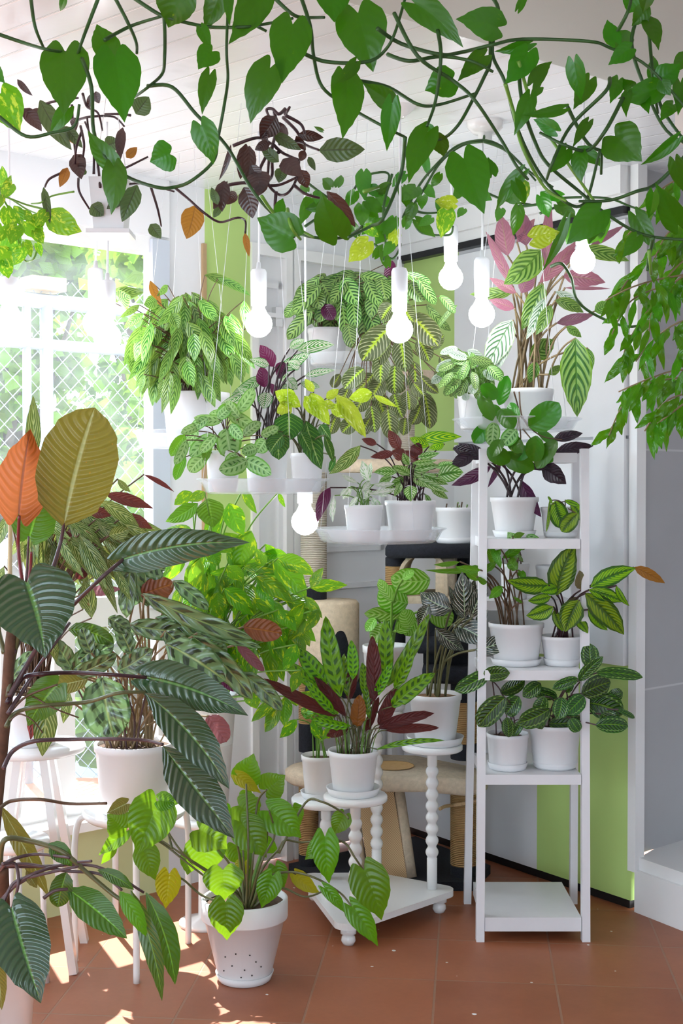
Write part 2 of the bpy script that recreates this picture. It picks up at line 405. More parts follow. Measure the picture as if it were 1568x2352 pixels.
def plank_mat(ang):
    m, nt, b = new_mat('ceiling_planks'); oc = objco(nt); sp = nt.nodes.new('ShaderNodeSeparateXYZ'); nt.links.new(oc, sp.inputs[0])
    q = mth(nt, 'ADD', mth(nt, 'MULTIPLY', sp.outputs[0], math.cos(ang)), mth(nt, 'MULTIPLY', sp.outputs[1], math.sin(ang)))
    fr = mth(nt, 'FRACT', mth(nt, 'MULTIPLY', q, 1 / .098))
    g = mth(nt, 'ABSOLUTE', mth(nt, 'MULTIPLY_ADD', fr, 2, -1))        # 1 at groove
    groove = step(nt, g, .93, .05)
    n1 = noise(nt, 2.4, 4, oc)
    stain = mth(nt, 'MULTIPLY', step(nt, n1, .66, .08), .35)
    c = mixc(nt, groove, (.80, .83, .86), (.96, .97, .98)); c = mixc(nt, step(nt, g, .985, .02), c, (.45, .45, .45))
    c = mixc(nt, stain, c, (.35, .37, .38))
    nt.links.new(c, b.inputs['Base Color']); b.inputs['Roughness'].default_value = .2
    bn = nt.nodes.new('ShaderNodeBump'); bn.inputs['Strength'].default_value = .6; bn.inputs['Distance'].default_value = .006
    nt.links.new(mth(nt, 'SUBTRACT', mth(nt, 'MULTIPLY', noise(nt, 9, 3, oc), .25), groove), bn.inputs['Height']); nt.links.new(bn.outputs[0], b.inputs['Normal'])
    return m
def tile_mat():
    m, nt, b = new_mat('grey_wall_tile'); sp = nt.nodes.new('ShaderNodeSeparateXYZ'); nt.links.new(objco(nt), sp.inputs[0])
    f = mth(nt, 'FRACT', mth(nt, 'MULTIPLY_ADD', sp.outputs[2], 1 / .78, -.905)); g = mth(nt, 'ABSOLUTE', mth(nt, 'MULTIPLY_ADD', f, 2, -1))
    c = mixc(nt, noise(nt, 3, 3, objco(nt)), (.40, .40, .41), (.50, .50, .51)); c = mixc(nt, step(nt, g, .992, .006), c, (.62, .62, .62))
    nt.links.new(c, b.inputs['Base Color']); b.inputs['Roughness'].default_value = .4; return m
M['tile'] = tile_mat()

# ------------------------------------------------------------------ room shell
CEIL = 2.39
fl = MB().box((-5.5, -1, -.04), (3, 6.2, 0))
th = math.atan(296 / F)
fo = fl.build('floor', M['floor']); fo.rotation_euler.z = 0
fo['kind'] = 'structure'
# rotate the tile grid, not the slab: mesh verts turned the other way
for v in fo.data.vertices: v.co = Matrix.Rotation(th, 3, 'Z') @ v.co
fo.rotation_euler.z = -th
pd = Vector((-.752, .659)).normalized()
struct('ceiling', MB().prism([(-5.6, -.95), (3.2, -.95), (3.2, 5.3), (.32, 5.36), (-5.6, 0.08)], CEIL, CEIL + .05), plank_mat(math.atan2(pd.x, -pd.y)))
RX = 2.0
class Line:
    def __init__(s, a, d, inward):
        s.a = Vector(a); s.d = Vector(d).normalized(); n = Vector((-s.d.y, s.d.x)); s.n = n if n.dot(Vector(inward)) > 0 else -n   # n points into the room
    def s_at(s, px, y=1115):
        r = ray(px, y); t = (s.a.x * s.d.y - s.a.y * s.d.x) / (r.x * s.d.y - r.y * s.d.x)
        return (Vector((r.x, r.y)) * t - s.a).dot(s.d)
    def z_at(s, px, py):
        r = ray(px, py); t = (s.a.x * s.d.y - s.a.y * s.d.x) / (r.x * s.d.y - r.y * s.d.x); return CAMH + r.z * t
    def box(s, mb, s0, s1, z0, z1, t0, t1):   # t: towards the room
        p = [s.a + s.d * q + s.n * t for q, t in ((s0, t0), (s1, t0), (s1, t1), (s0, t1))]
        if (p[1] - p[0]).cross(p[2] - p[1]) < 0: p = p[::-1]
        return mb.prism(p, z0, z1)
    def pxbox(s, mb, x0, x1, z0, z1, t0=-.1, t1=0.):
        a, b = sorted((s.s_at(x0), s.s_at(x1))); return s.box(mb, a, b, z0, z1, t0, t1)
W1 = Line((-.161, 4.86), (.72, .64), (0, -1)); W2 = Line((.524, 4.83), (.58, -.81), (0, -1))
# unseen walls added around the camera for contrast; rear opening lets in fill light
struct('wall_right_near_added', MB().box((RX, -.9, 0), (RX + .1, 3.6, CEIL)), M['wallwhite'])
struct('wall_rear_added', MB().box((-4.2, -.95, 0), (-1.6, -.85, CEIL)).box((.15, -.95, 0), (RX, -.85, CEIL)).box((-1.6, -.95, 2.1), (.15, -.85, CEIL)), M['wallwhite'])
# left wall (window side)
WT = 2.2                                   # window head
struct('wall_left', W1.pxbox(W1.pxbox(MB(), 385, 471, 0, CEIL), 471, 575, 0, .95), M['white'])
struct('wall_green_left', W1.pxbox(MB(), 471, 575, .95, CEIL, -.1, .0), M['green'])
struct('wall_back', W1.pxbox(W1.pxbox(MB(), 575, 912, CEIL - .16, CEIL), 912, 927, 0, CEIL), M['white'])
par = MB(); s0 = W1.s_at(-420)
W1.box(par, s0, W1.s_at(385), 0, .28, -.1, .0); struct('wall_parapet', par, M['litgreen'])
W1.box(m_ := MB(), s0, W1.s_at(385), .28, .31, -.12, .10); struct('trim_1', m_, M['gloss'])      # sill
W1.box(m_ := MB(), s0, W1.s_at(385), WT, CEIL, -.1, .015); struct('wall_header', m_, M['white'])
def frame(name, x0, x1, z0, z1, w=.045, cols=(), mat='gloss', t0=-.06, t1=.0, bars=()):
    mb = MB(); a, b = W1.s_at(x0), W1.s_at(x1)
    W1.box(mb, a, b, z0, z0 + w, t0, t1); W1.box(mb, a, b, z1 - w, z1, t0, t1)
    W1.box(mb, a, a + w, z0 + w, z1 - w, t0, t1); W1.box(mb, b - w, b, z0 + w, z1 - w, t0, t1)
    o = mb.build(name, M[mat]); o['kind'] = 'structure'
    g = MB(); W1.box(g, a + w, b - w, z0 + w, z1 - w, -.034, -.028); g.build('pane', M['glass'], o, origin=o.location)
    return o
frame('window_1', -60, 385, .95, WT, .055)
W1.pxbox(m_ := MB(), 345, 384, .96, WT - .01, -.005, .018); struct('window_stile', m_, M['alu'])
frame('window_2', -60, 30, .31, .95); frame('window_3', 30, 145, .31, .95, .035); frame('window_4', 145, 385, .31, .95, .04)
frame('window_5', -420, -60, .31, WT)
sA, sB = W1.s_at(-420), -6.2  # unseen wall added; its window strip is sized for side light
W1.box(m_ := MB(), sB, sA, 0, 1.15, -.1, 0); W1.box(m_, sB, sA, WT, CEIL, -.1, .015)
for k in range(5): W1.box(m_, sB + (sA - sB) * k / 4 - .04, sB + (sA - sB) * k / 4 + .04, 1.15, WT, -.08, 0)
struct('wall_left_near_added', m_, M['white'])
W1.pxbox(m_ := MB(), 463, 471, 1.2, WT, -.01, .012); struct('trim_2', m_, M['wood'])
# back doors on the left wall
def door(name, x0, x1, panels, hx=None, mat='white'):
    a, b = W1.s_at(x0), W1.s_at(x1); mb = MB(); W1.box(mb, a + .03, b - .03, .01, CEIL - .2, -.05, -.02)
    for p0, p1, z0, z1 in panels:
        pa, pb = a + (b - a) * p0, a + (b - a) * p1
        for q in ((pa, pb, z0, z0 + .02), (pa, pb, z1 - .02, z1), (pa, pa + .02, z0, z1), (pb - .02, pb, z0, z1)): W1.box(mb, *q, -.02, -.008)
    o = mb.build(name, M[mat]); o['kind'] = 'structure'
    f = MB(); W1.box(f, a, a + .03, 0, CEIL - .16, -.06, .012); W1.box(f, b - .03, b, 0, CEIL - .16, -.06, .012); W1.box(f, a + .03, b - .03, CEIL - .2, CEIL - .16, -.06, .012)
    f.build('door_frame', M['gloss'], o, origin=o.location)
    if hx:
        s = W1.s_at(hx); h = MB(); W1.box(h, s - .012, s + .012, 1.93, 2.03, -.008, .01) if 0 else W1.box(h, s - .012, s + .012, 1.94 + .0, 2.0, -.008, .012)
        W1.box(h, s - .10, s, 1.965, 1.98, .012, .035); h.build('latch', M['chrome'], o, origin=o.location)
    return o
door('door_1', 575, 668, [(.16, .84, .3, .95), (.16, .84, 1.05, 2.1)])
d2 = door('door_2', 672, 908, [(.1, .9, .2, 1.0), (.1, .9, 1.12, 2.12)], mat='wallwhite')
# latch plate beside the first door
s = W1.s_at(640); zz = W1.z_at(640, 728); lt = MB()
W1.box(lt, s - .016, s + .016, zz - .035, zz + .035, -.02, .004); W1.box(lt, s - .09, s, zz - .008, zz + .008, .004, .03)
tag(lt.build('door_latch', M['chrome']), 'small chrome latch on the white door beside the green strip of wall', 'door latch')
# right wall
def w2(mb, x0, x1, z0, z1, t0=-.02, t1=0.): return W2.pxbox(mb, x0, x1, z0, z1, t0, t1)
struct('wall_green_right', w2(w2(MB(), 926, 1052, 1.50, CEIL), 1235, 1452, .03, .80), M['green'])
struct('wall_right', w2(w2(w2(MB(), 926, 1052, 0.03, 1.50), 1052, 1235, .03, .80), 1052, 1462, .80, CEIL), M['wallwhite'])
pn = MB(); w2(pn, 1052, 1446, .79, 1.52, 0, .02); w2(pn, 1052, 1446, 1.53, 2.22, 0, .02)
w2(pn, 1375, 1446, .79, 2.22, .02, .028); struct('wall_panel', pn, M['white'])
struct('trim_3', w2(MB(), 1450, 1468, .13, CEIL, -.03, .012), M['gloss'])
struct('trim_4', w2(w2(MB(), 926, 1446, 2.30, CEIL, 0, .05), 926, 1446, 2.26, 2.30, 0, .03), M['gloss'])
struct('trim_5', w2(MB(), 926, 1446, 2.238, 2.262, 0, .035), M['dark'])
struct('dark_gap_right', w2(MB(), 926, 1445, 0, .035, -.1, -.01), M['dark'])  # dark strip stands in for the shaded gap and debris below the wall
# plinth and tiled recess on the right
pl = [(.94, 4.24), (1.40, 3.46), (3.2, 4.6), (1.9, 5.6)]
struct('trim_6', MB().prism(pl[::1], 0, .135), M['gloss'])
pl2 = [(.955, 4.24), (1.40, 3.49), (3.2, 4.6), (1.9, 5.6)]
struct('trim_7', MB().prism(pl2, .135, .175), M['gloss'])
struct('wall_tiled', MB().prism([(.945, 4.27), (1.9, 5.12), (1.85, 5.22), (.92, 4.36)], .175, CEIL), M['tile'])
struct('wall_far_right', MB().prism([(1.72, 4.95), (2.6, 3.2), (2.7, 3.25), (1.82, 5.0)], .175, CEIL), M['tile'])
# soffit of the lower ceiling strip over the foreground
p0 = Vector((.073, 2.79)); dr = Vector((.338, .28)).normalized()
a = p0 - dr * 1.2; b_ = p0 + dr * 2.2
struct('ceiling_soffit', MB().prism([a[:], (a.x, .9), (b_.x, .9), b_[:]], CEIL - .03, CEIL - .002), M['greytrim'])
c0 = p0 + dr * .98
struct('trim_8', MB().prism([(c0.x, c0.y - .1), (c0.x + .2, c0.y - .4), (c0.x + 1.4, c0.y + .5), (c0.x + 1.2, c0.y + .8)], 2.22, CEIL - .031), M['pinkgrey'])

# ------------------------------------------------------------------ outside
struct('ground_outside', MB().box((-30, -6.0, -.5), (10, 40, -.35)), M['ground'])
gm = leafmat('tree_foliage', (.13, .24, .03), N=3, tr=.4, rough=.6, tcol=(.30, .46, .07))
gm2 = leafmat('tree_foliage_dark', (.07, .14, .03), N=3, tr=.35, rough=.6, tcol=(.2, .34, .07))
def tree(x, y, h, r, label, n=900, mat=gm, seed=1, cat='tree', low=.2):
    rg = random.Random(seed); t = thing('garden_tree', label, cat, (x, y, -.35), 'trees and shrubs beyond the fence')
    tk = MB(); tk.tube([(x, y, -.36), (x + .1, y, h * .35), (x - .1, y + .1, h * .7)], lambda g: .11 * (1 - .6 * g), 8)
    br = []
    for i in range(9):
        a = rg.random() * 6.28; z0 = h * rg.uniform(.25, .6)
        e = Vector((x + r * .8 * math.cos(a), y + r * .8 * math.sin(a), z0 + h * .3)); br.append(e)
        tk.tube([(x, y, z0), ((x + e.x) / 2, (y + e.y) / 2, z0 + h * .1), e], lambda g: .04 * (1 - .7 * g), 5)
    tk.build('trunk', M['trunk'], t)
    mb = MB()
    cl = [(x + rg.uniform(-1, 1) * r * .8, y + rg.uniform(-1, 1) * r * .8, rg.uniform(low, 1) * h, rg.uniform(.3, .6) * r) for _ in range(26)]
    for i in range(n):
        cx, cy, cz, cr = rg.choice(cl); v = Vector((rg.gauss(0, 1), rg.gauss(0, 1), rg.gauss(0, 1))).normalized() * cr * rg.uniform(.5, 1)
        B = Vector((cx, cy, cz)) + v; A = Vector((rg.uniform(-1, 1), rg.uniform(-1, 1), rg.uniform(-1, .4))).normalized() * rg.uniform(.10, .18)
        leaf(mb, B, B + A, A.length * .36, 'ovate', roll=rg.uniform(-1, 1), nr=2, nc=1)
    mb.build('foliage', mat, t); return t
tree(-2.35, 9.3, 3.7, .62, 'leafy garden tree with forked trunk seen above the fence, left half of window', 2100, gm, 3, low=.45)
tree(-.85, 8.6, 3.4, .62, 'bright leafy tree beyond the fence near the right edge of the window', 2100, gm, 5, low=.3)
tree(-1.2, 7.3, 1.35, .38, 'low yellow-green shrub right behind the chain link fence', 1500, gm, 8, 'shrub', low=.0)
tree(-2.3, 7.0, 1.0, .4, 'darker low shrub behind the left part of the fence', 1100, gm2, 9, 'shrub', low=-.1)
tree(-1.65, 11.6, 4.4, .7, 'far tree filling the gap between the two nearer trees', 2000, gm2, 11, low=.2)
# chain link fence
Fd = Vector((.75, .66)).normalized(); Fa = Vector((-2.0, 5.6))
def fp(s, z): q = Fa + Fd * s; return Vector((q.x, q.y, z))
def fz(px, py):
    r = ray(px, py); t = (Fa.x * Fd.y - Fa.y * Fd.x) / (r.x * Fd.y - r.y * Fd.x); q = Vector((r.x, r.y)) * t; return (q - Fa).dot(Fd), CAMH + r.z * t
fence = thing('chain_link_fence', 'galvanised chain link fence with pipe rails outside the window', 'fence', fp(.5, -.35))
MB().tube([fp(-1.5, fz(100, 692)[1]), fp(3, fz(100, 692)[1])], .035, 10).build('rail', M['steel'], fence)
MB().tube([fp(-1.5, fz(150, 795)[1]), fp(3, fz(150, 795)[1])], .026, 10).build('rail', M['steel'], fence)
for px in (107, 62, -60, 420):
    MB().tube([fp(fz(px, 900)[0], -.35), fp(fz(px, 900)[0], fz(100, 692)[1])], .03 if px != 62 else .02, 10).build('post', M['steel'], fence)
mb = MB(); zt = fz(100, 692)[1] + .1; H = zt + .3; sp_ = .085
n_ = int((4.5 + H) / sp_)
for sg in (1, -1):
    for i in range(n_):
        s0 = -1.5 - H + i * sp_ if sg > 0 else -1.5 + i * sp_
        p, q = [s0, -.3], [s0 + sg * H, zt]
        mb.tube([fp(p[0], p[1]), fp(q[0], q[1]) ], .0022, 4, caps=False)
mb.build('wire_mesh', M['steel'], fence)
blk = MB(); q0 = fp(fz(60, 680)[0], 0); q1 = fp(fz(138, 680)[0], 0); zt = fz(100, 692)[1] + .04
blk.bar((q0.x, q0.y, zt + .036), (q1.x, q1.y, zt + .036), .06, .12)
tag(blk.build('wooden_plank', M['wood']), 'short pale wooden plank lying on top of the fence rail outside', 'plank')

# ------------------------------------------------------------------ pots, saucers, trays
def pot_prof(r0, r1, h, style):
    if style == 'planter':      # wide band rim
        return [(0, 0), (r0 * .98, 0), (r0, .004), (r1 * .93, h * .74), (r1 * .99, h * .745), (r1, h * .76), (r1, h - .003), (r1 - .003, h), (r1 - .009, h), (r1 * .9, h * .8), (r1 * .86, h * .6)]
    b = .10 * h + .004
    return [(0, 0), (r0 * .97, 0), (r0, .004), (r1 * .955, h - b), (r1 * .99, h - b + .002), (r1, h - .002), (r1 - .0015, h), (r1 - .004, h), (r1 * .93, h - b), (r1 * .88, h * .6)]
def potted(name, label, cat, cx, yb, d, wb_, wr, yt, mat='pot', style='n', soil='soil', z=None, fill=.86, group=None, holes=False):
    """root at pot base centre. cx, widths in px at depth d; yb visible bottom (front), yt visible rim front"""
    r0 = wb_ / 2 * mpx(d); r1 = wr / 2 * mpx(d)
    z0 = Zof(yb, d - r0) if z is None else z
    h = Zof(yt, d - r1) - z0
    c = Vector((Xof(cx, d), d, z0)); t = thing(name, label, cat, c, group)
    if holes:
        pm = MB().lathe(c, pot_prof(r0, r1, h, style), 48)
    else: pm = MB().lathe(c, pot_prof(r0, r1, h, style), 44)
    pm.build('pot', M[mat], t)
    zs = h * fill; rs = r0 + (r1 - r0) * fill - .004
    so = MB(); vs = []; n = 26; rg = random.Random(cx)
    pr = [(.001, .006)] + [(rs * k / 5, rg.uniform(-.003, .006)) for k in range(1, 5)] + [(rs, -.002)]
    so.lathe((c.x, c.y, c.z + zs), pr[::-1], n); so.build('soil', M[soil], t)
    return t, (Vector((c.x, c.y, c.z + zs)), rs), c, (r0, r1, h)
def saucer(label, c, r, z, h=.022, mat='pot'):
    mb = MB().lathe((c.x, c.y, z), [(0, 0), (r * .84, 0), (r * .9, .003), (r, h), (r - .003, h), (r * .87, .005), (0, .004)], 44)
    return tag(mb.build('saucer', M[mat], origin=(c.x, c.y, z)), label, 'saucer', 'white saucers under the pots')
def tray(label, cx, d, w, zr, h, hooks=True, zc=CEIL):
    r = w / 2 * mpx(d); c = Vector((Xof(cx, d), d, zr - h)); t = thing('hanging_tray', label, 'hanging tray', c, 'clear round trays hung from the ceiling')
    MB().lathe(c, [(0, 0), (r * .80, 0), (r * .86, .006), (r * .93, h * .8), (r, h), (r, h + .002), (r * .985, h + .002), (r * .91, h * .8), (r * .84, .009), (0, .004)], 56).build('tray_dish', M['tray'], t)
    for k in range(4):
        a = k * math.pi / 2 + .5
        p = Vector((c.x + r * .97 * math.cos(a), c.y + r * .97 * math.sin(a), zr)); q = Vector((c.x + r * .35 * math.cos(a), c.y + r * .35 * math.sin(a), zc))
        MB().tube([p, q], .0007, 5).build('line', M['line'], t)
    return c, r
def pendant(label, x, y, d, bulb_px=60, sock_px=90, rose=False):
    r = bulb_px / 2 * mpx(d); b = P(x, y, d)
    t = thing('pendant_lamp', label, 'lamp', (b.x, b.y, CEIL), 'bare bulbs on white cords')
    zt = b.z + r * 1.35; L = sock_px * mpx(d)
    hd = MB().lathe((b.x, b.y, zt), [(0, 0), (r * .56, 0), (r * .58, L * .45), (r * .60, L * .46), (r * .6, L * .92), (r * .5, L), (r * .18, L * 1.03), (r * .14, L * 1.2), (0, L * 1.2)], 28).build('lamp_holder', M['sock'], t)
    MB().ball((b.x, b.y, b.z), r).lathe((b.x, b.y, b.z + r * .8), [(r * .62, 0), (r * .45, r * .35), (r * .42, r * .7)], 20).build('bulb', M['bulb'], hd)
    MB().tube([(b.x, b.y, zt + L), (b.x + .002, b.y, (zt + CEIL) / 2), (b.x, b.y, CEIL)], .0033, 8).build('cord', M['sock'], t)
    if rose: MB().lathe((b.x, b.y, CEIL - .03), [(0, 0), (.012, 0), (.02, .006), (.035, .02), (.045, .03)], 24).build('ceiling_rose', M['gloss'], t)
    return t

# ------------------------------------------------------------------ furniture
# ladder-like shelf
SD = 3.97; xl, xr = Xof(1104, SD), Xof(1348, SD); SB = 4.33
sh = thing('shelf_unit', 'narrow white painted wooden shelf unit with five tiers standing by the green wall', 'shelf', ((xl + xr) / 2, SD + .17, 0))
topz = Zof(1030, SD)
for x, nm in ((xl, 0), (xr, 0)):
    MB().bar((x, SD, 0), (x + (.012 if x == xl else 0), SD + .05, topz), .024, .03).build('leg', M['shelf'], sh)
    MB().bar((x + (0 if x == xl else .03) - .004, SB, 0), (x + (.016 if x == xl else .018), SB - .06, topz), .024, .024).build('leg', M['shelf'], sh)
LV = {}
for y, yf, yb_ in ((2108, SD - .0, SB - .01), (1780, SD + .01, SB - .03), (1540, SD + .01, SB - .04), (1380, SD + .17, SB - .04), (1238, SD + .04, SB - .05), (1040, SD + .1, SB - .07)):
    z = Zof(y, yf - .01); LV[y] = z
    MB().box((xl + .014, yf - .008, z - (.042 if y > 1900 else .03)), (xr - .014, yb_, z)).build('shelf_board', M['shelf'], sh)
# triangular stand with bobbin posts
St = thing('plant_stand', 'white triangular plant stand with four bobbin-turned posts and round tops', 'plant stand', P(850, 1115, 4.2) * 1)
St.location = (Xof(860, 4.2), 4.2, 0)
B3 = [(Xof(722, 4.37), 4.37), (Xof(1010, 4.24), 4.24), (Xof(800, 3.94), 3.94)]
cen = Vector((sum(p[0] for p in B3) / 3, sum(p[1] for p in B3) / 3))
poly = []
for i in range(3):          # rounded triangle with the extra post behind
    p = Vector(B3[i]); a0 = math.atan2(p.y - cen.y, p.x - cen.x)
    for k in range(-5, 6): poly.append((p.x + .045 * math.cos(a0 + k * .2), p.y + .045 * math.sin(a0 + k * .2)))
poly.append((Xof(865, 4.42), 4.42)); poly = sorted(poly, key=lambda q: math.atan2(q[1] - cen.y, q[0] - cen.x))
MB().prism(poly, .055, .075).build('base_board', M['gloss'], St)
for p in B3 + [(Xof(862, 4.34), 4.34)]: MB().lathe((p[0], p[1], 0), [(0, 0), (.016, 0), (.022, .012), (.02, .024), (.014, .03), (.024, .034), (.024, .05), (0, .055)], 24).build('foot', M['gloss'], St)
DISC = {}
for key, x, d, ytop, w in (('left', 748, 4.35, 1850, 160), ('front', 816, 3.99, 1842, 148), ('right', 993, 4.24, 1722, 140), ('back', 865, 4.34, 1640, 120)):
    X = Xof(x, d); rd = w / 2 * mpx(d); zt = Zof(ytop, d - rd); z0 = .075; pr = [(0, z0), (.0165, z0), (.0165, z0 + .10)]
    n = int((zt - .02 - .05 - z0 - .10) / .036); hh = (zt - .02 - .05 - z0 - .10) / max(n, 1)
    for i in range(max(n, 1)):
        for k in range(8): pr.append((.0125 + .0085 * math.sin(math.pi * (k + .5) / 8), z0 + .10 + hh * (i + (k + .5) / 8)))
    pr += [(.0165, zt - .07), (.0165, zt - .02)]
    MB().lathe((X, d, 0), pr, 24).build('post', M['gloss'], St)
    MB().lathe((X, d, zt - .02), [(0, 0), (rd * .95, 0), (rd, .004), (rd, .016), (rd * .97, .02), (0, .02)], 44).build('top_disc', M['gloss'], St)
    DISC[key] = (Vector((X, d, zt)), rd)
# metal stool under the big pot
st = thing('metal_stool', 'round white metal stool with bent tube legs under the largest calathea pot', 'stool', (Xof(300, 3.83), 3.83, 0))
zst = Zof(1882, 3.7); sc = Vector((Xof(305, 3.83), 3.83, zst))
MB().lathe((sc.x, sc.y, zst - .03), [(0, 0), (.13, .0), (.146, .012), (.15, .026), (.14, .03), (0, .03)], 44).build('seat', M['gloss'], st)
for fx, fy, sx in ((310, 3.63, .0), (168, 3.80, -.1), (430, 3.95, .1), (262, 4.05, -.02)):
    e = Vector((Xof(fx, fy), fy, 0)); tp = sc + (Vector((e.x, e.y, zst)) - sc) * .70; kn = sc + (Vector((e.x, e.y, zst)) - sc) * .92
    MB().tube([tp + Vector((0, 0, -.018)), Vector((kn.x, kn.y, zst - .028)), Vector((e.x, e.y, zst - .10)), Vector((e.x, e.y, zst * .5)), e], .0095, 12).build('leg', M['gloss'], st)
# tall wooden tripod stand (slanted legs) at the left
ts = thing('plant_stand', 'tall white wooden stand with slanted legs by the window sill, left side', 'plant stand', (Xof(95, 3.9), 3.9, 0))
zt2 = Zof(1712, 3.8); tc = Vector((Xof(70, 3.82), 3.82, zt2))
MB().lathe((tc.x, tc.y, zt2 - .02), [(0, 0), (.15, 0), (.155, .01), (.15, .02), (0, .02)], 44).build('top_disc', M['gloss'], ts)
for x, d, xt, dt in ((165, 3.70, 97, 3.76), (190, 3.96, 110, 3.88), (-25, 3.72, 40, 3.76), (0, 3.95, 50, 3.88)):
    MB().bar((Xof(x, d), d, 0), (Xof(xt, dt), dt, zt2 - .02), .022, .028).build('leg', M['gloss'], ts)
s3 = thing('round_stool', 'low round white stool top at the left edge behind the drooping petioles', 'stool', (Xof(30, 3.6), 3.6, 0))
zs3 = Zof(1925, 3.6)
MB().lathe((Xof(30, 3.6), 3.6, zs3 - .025), [(0, 0), (.085, 0), (.095, .01), (.09, .025), (0, .025)], 36).build('seat', M['gloss'], s3)
for a in (0.4, 1.97, 3.5, 5.1): MB().tube([(Xof(30, 3.6) + .07 * math.cos(a), 3.6 + .07 * math.sin(a), zs3 - .02), (Xof(30, 3.6) + .085 * math.cos(a), 3.6 + .085 * math.sin(a), 0)], .008, 8).build('leg', M['gloss'], s3)

# cat tree
ct = thing('cat_tree', 'large cat tree of black and beige plush with sisal-wound posts in the corner', 'cat tree', (Xof(870, 4.66), 4.66, 0))
def X_(x, d): return Xof(x, d)
base = [(X_(662, 4.68), 4.68), (X_(760, 4.47), 4.47), (X_(1088, 4.46), 4.46), (X_(1128, 4.66), 4.66), (X_(955, 5.05), 5.05)]
MB().prism(base, 0, .03).build('base_board', M['blackfur'], ct)
def post(x, d, y0, y1, r, bands, n=28):
    """bands: list of (y_from_bottom, y_to, material)"""
    for a, b, m in bands:
        z0, z1 = Zof(a, d), Zof(b, d)
        MB().lathe((X_(x, d), d, 0), [(r * .98, z0), (r, z0 + .003), (r, z1 - .003), (r * .98, z1)], n).build('post', M[m], ct)
def slab(pts, z0, z1, m, nm='platform'):
    mb = MB(); n = len(pts); c = Vector((sum(p[0] for p in pts) / n, sum(p[1] for p in pts) / n))
    rings = []
    for f, z in ((.94, z0), (1, z0 + .012), (1, z1 - .012), (.94, z1)):
        rings.append([(c.x + (p[0] - c.x) * f, c.y + (p[1] - c.y) * f, z) for p in pts])
    vs = [v for r_ in rings for v in r_]; fs = [(i * n + k, i * n + (k + 1) % n, (i + 1) * n + (k + 1) % n, (i + 1) * n + k) for i in range(3) for k in range(n)]
    fs += [tuple(range(n))[::-1], tuple(range(3 * n, 4 * n))]
    return mb.add(vs, fs).build(nm, M[m], ct)
def ell(cx, cy, rx, ry, n=28, a0=0, a1=6.2832): return [(cx + rx * math.cos(a0 + (a1 - a0) * k / n), cy + ry * math.sin(a0 + (a1 - a0) * k / n)) for k in range(n)]
post(708, 4.67, 0, 0, .035, [(2010, 1960, 'blackfur'), (1960, 1790, 'sisal'), (1790, 1765, 'blackfur'), (1725, 1660, 'blackfur'), (1660, 1500, 'sisal')])
post(1066, 4.55, 0, 0, .046, [(2055, 1985, 'blackfur'), (1985, 1815, 'sisal'), (1815, 1780, 'blackfur'), (1742, 1705, 'blackfur'), (1705, 1610, 'sisal'), (1610, 1560, 'blackfur')])
zp = Zof(1760, 4.6)
mid = ell(X_(720, 4.6), 4.6, .10, .10, 18, 1.2, 5.0) + [(X_(800, 4.46), 4.46), (X_(880, 4.44), 4.44), (X_(985, 4.44), 4.44)] + ell(X_(1080, 4.50), 4.50, .06, .12, 10, -1.57, 1.57) + [(X_(960, 4.8), 4.80), (X_(850, 4.83), 4.82)]
cm = Vector((sum(p[0] for p in mid) / len(mid), sum(p[1] for p in mid) / len(mid)))
mid = sorted(mid, key=lambda q: math.atan2(q[1] - cm.y, q[0] - cm.x))
slab(mid, zp - .055, zp, 'beigefur')
MB().lathe((X_(900, 4.6), 4.6, zp), [(0, .002), (.075, .002), (.078, .004)], 24).build('opening', M['sisal'], ct)
# slanted scratching board
a = Vector((X_(935, 4.52), 4.52, .03)); b = Vector((X_(900, 4.62), 4.60, zp - .055))
rb = MB(); hw = .115
def board(hw0, hw1, t0, t1, m, nm):
    u = Vector((1, .12, 0)).normalized(); n_ = Vector((0, -1, .2)).normalized()
    vs = [p + u * q + n_ * t for p in (a, b) for q, t in ((hw0, t0), (hw1, t0), (hw1, t1), (hw0, t1))]
    MB().add(vs, [(3, 2, 1, 0), (4, 5, 6, 7), (0, 1, 5, 4), (1, 2, 6, 5), (2, 3, 7, 6), (3, 0, 4, 7)], smooth=False).build(nm, M[m], ct)
board(-.13, -.0, 0, .018, 'weave', 'scratching_board')
MB().tube([a + Vector((.015, -.005, -.0)), b + Vector((.02, -.005, .0))], .019, 10).build('board_edge', M['beigefur'], ct)
MB().tube([a + Vector((-.145, -.005, -.0)), b + Vector((-.14, -.005, .0))], .012, 10).build('board_edge', M['beigefur'], ct)
# tied rope end on the right post
MB().tube([P(1040, 1850, 4.49), P(1062, 1846, 4.485), P(1094, 1838, 4.5)], .007, 8).tube([P(1010, 1858, 4.4), P(1022, 1852, 4.44), P(1040, 1850, 4.49)], .006, 8).build('rope_tie', M['rope'], ct)
# black block stack under the top perch
z0, z1 = Zof(1560, 4.6), Zof(1262, 4.5)
slab([(X_(965, 4.62) , 4.5), (X_(1092, 4.5), 4.46), (X_(1092, 4.8), 4.76), (X_(975, 4.8), 4.8)], z0, Zof(1530, 4.5), 'blackfur')
slab([(X_(955, 4.5), 4.48), (X_(1090, 4.5), 4.46), (X_(1090, 4.8), 4.76), (X_(960, 4.8), 4.8)], Zof(1500, 4.5), Zof(1465, 4.5), 'blackfur')
slab([(X_(972, 4.55), 4.55), (X_(1080, 4.55), 4.55), (X_(1080, 4.75), 4.75), (X_(972, 4.75), 4.75)], Zof(1535, 4.5), Zof(1400, 4.5), 'blackfur', 'box')
slab([(X_(884, 4.42), 4.40), (X_(1098, 4.42), 4.40), (X_(1110, 4.75), 4.75), (X_(890, 4.75), 4.75)], Zof(1282, 4.42), Zof(1250, 4.42), 'blackfur')
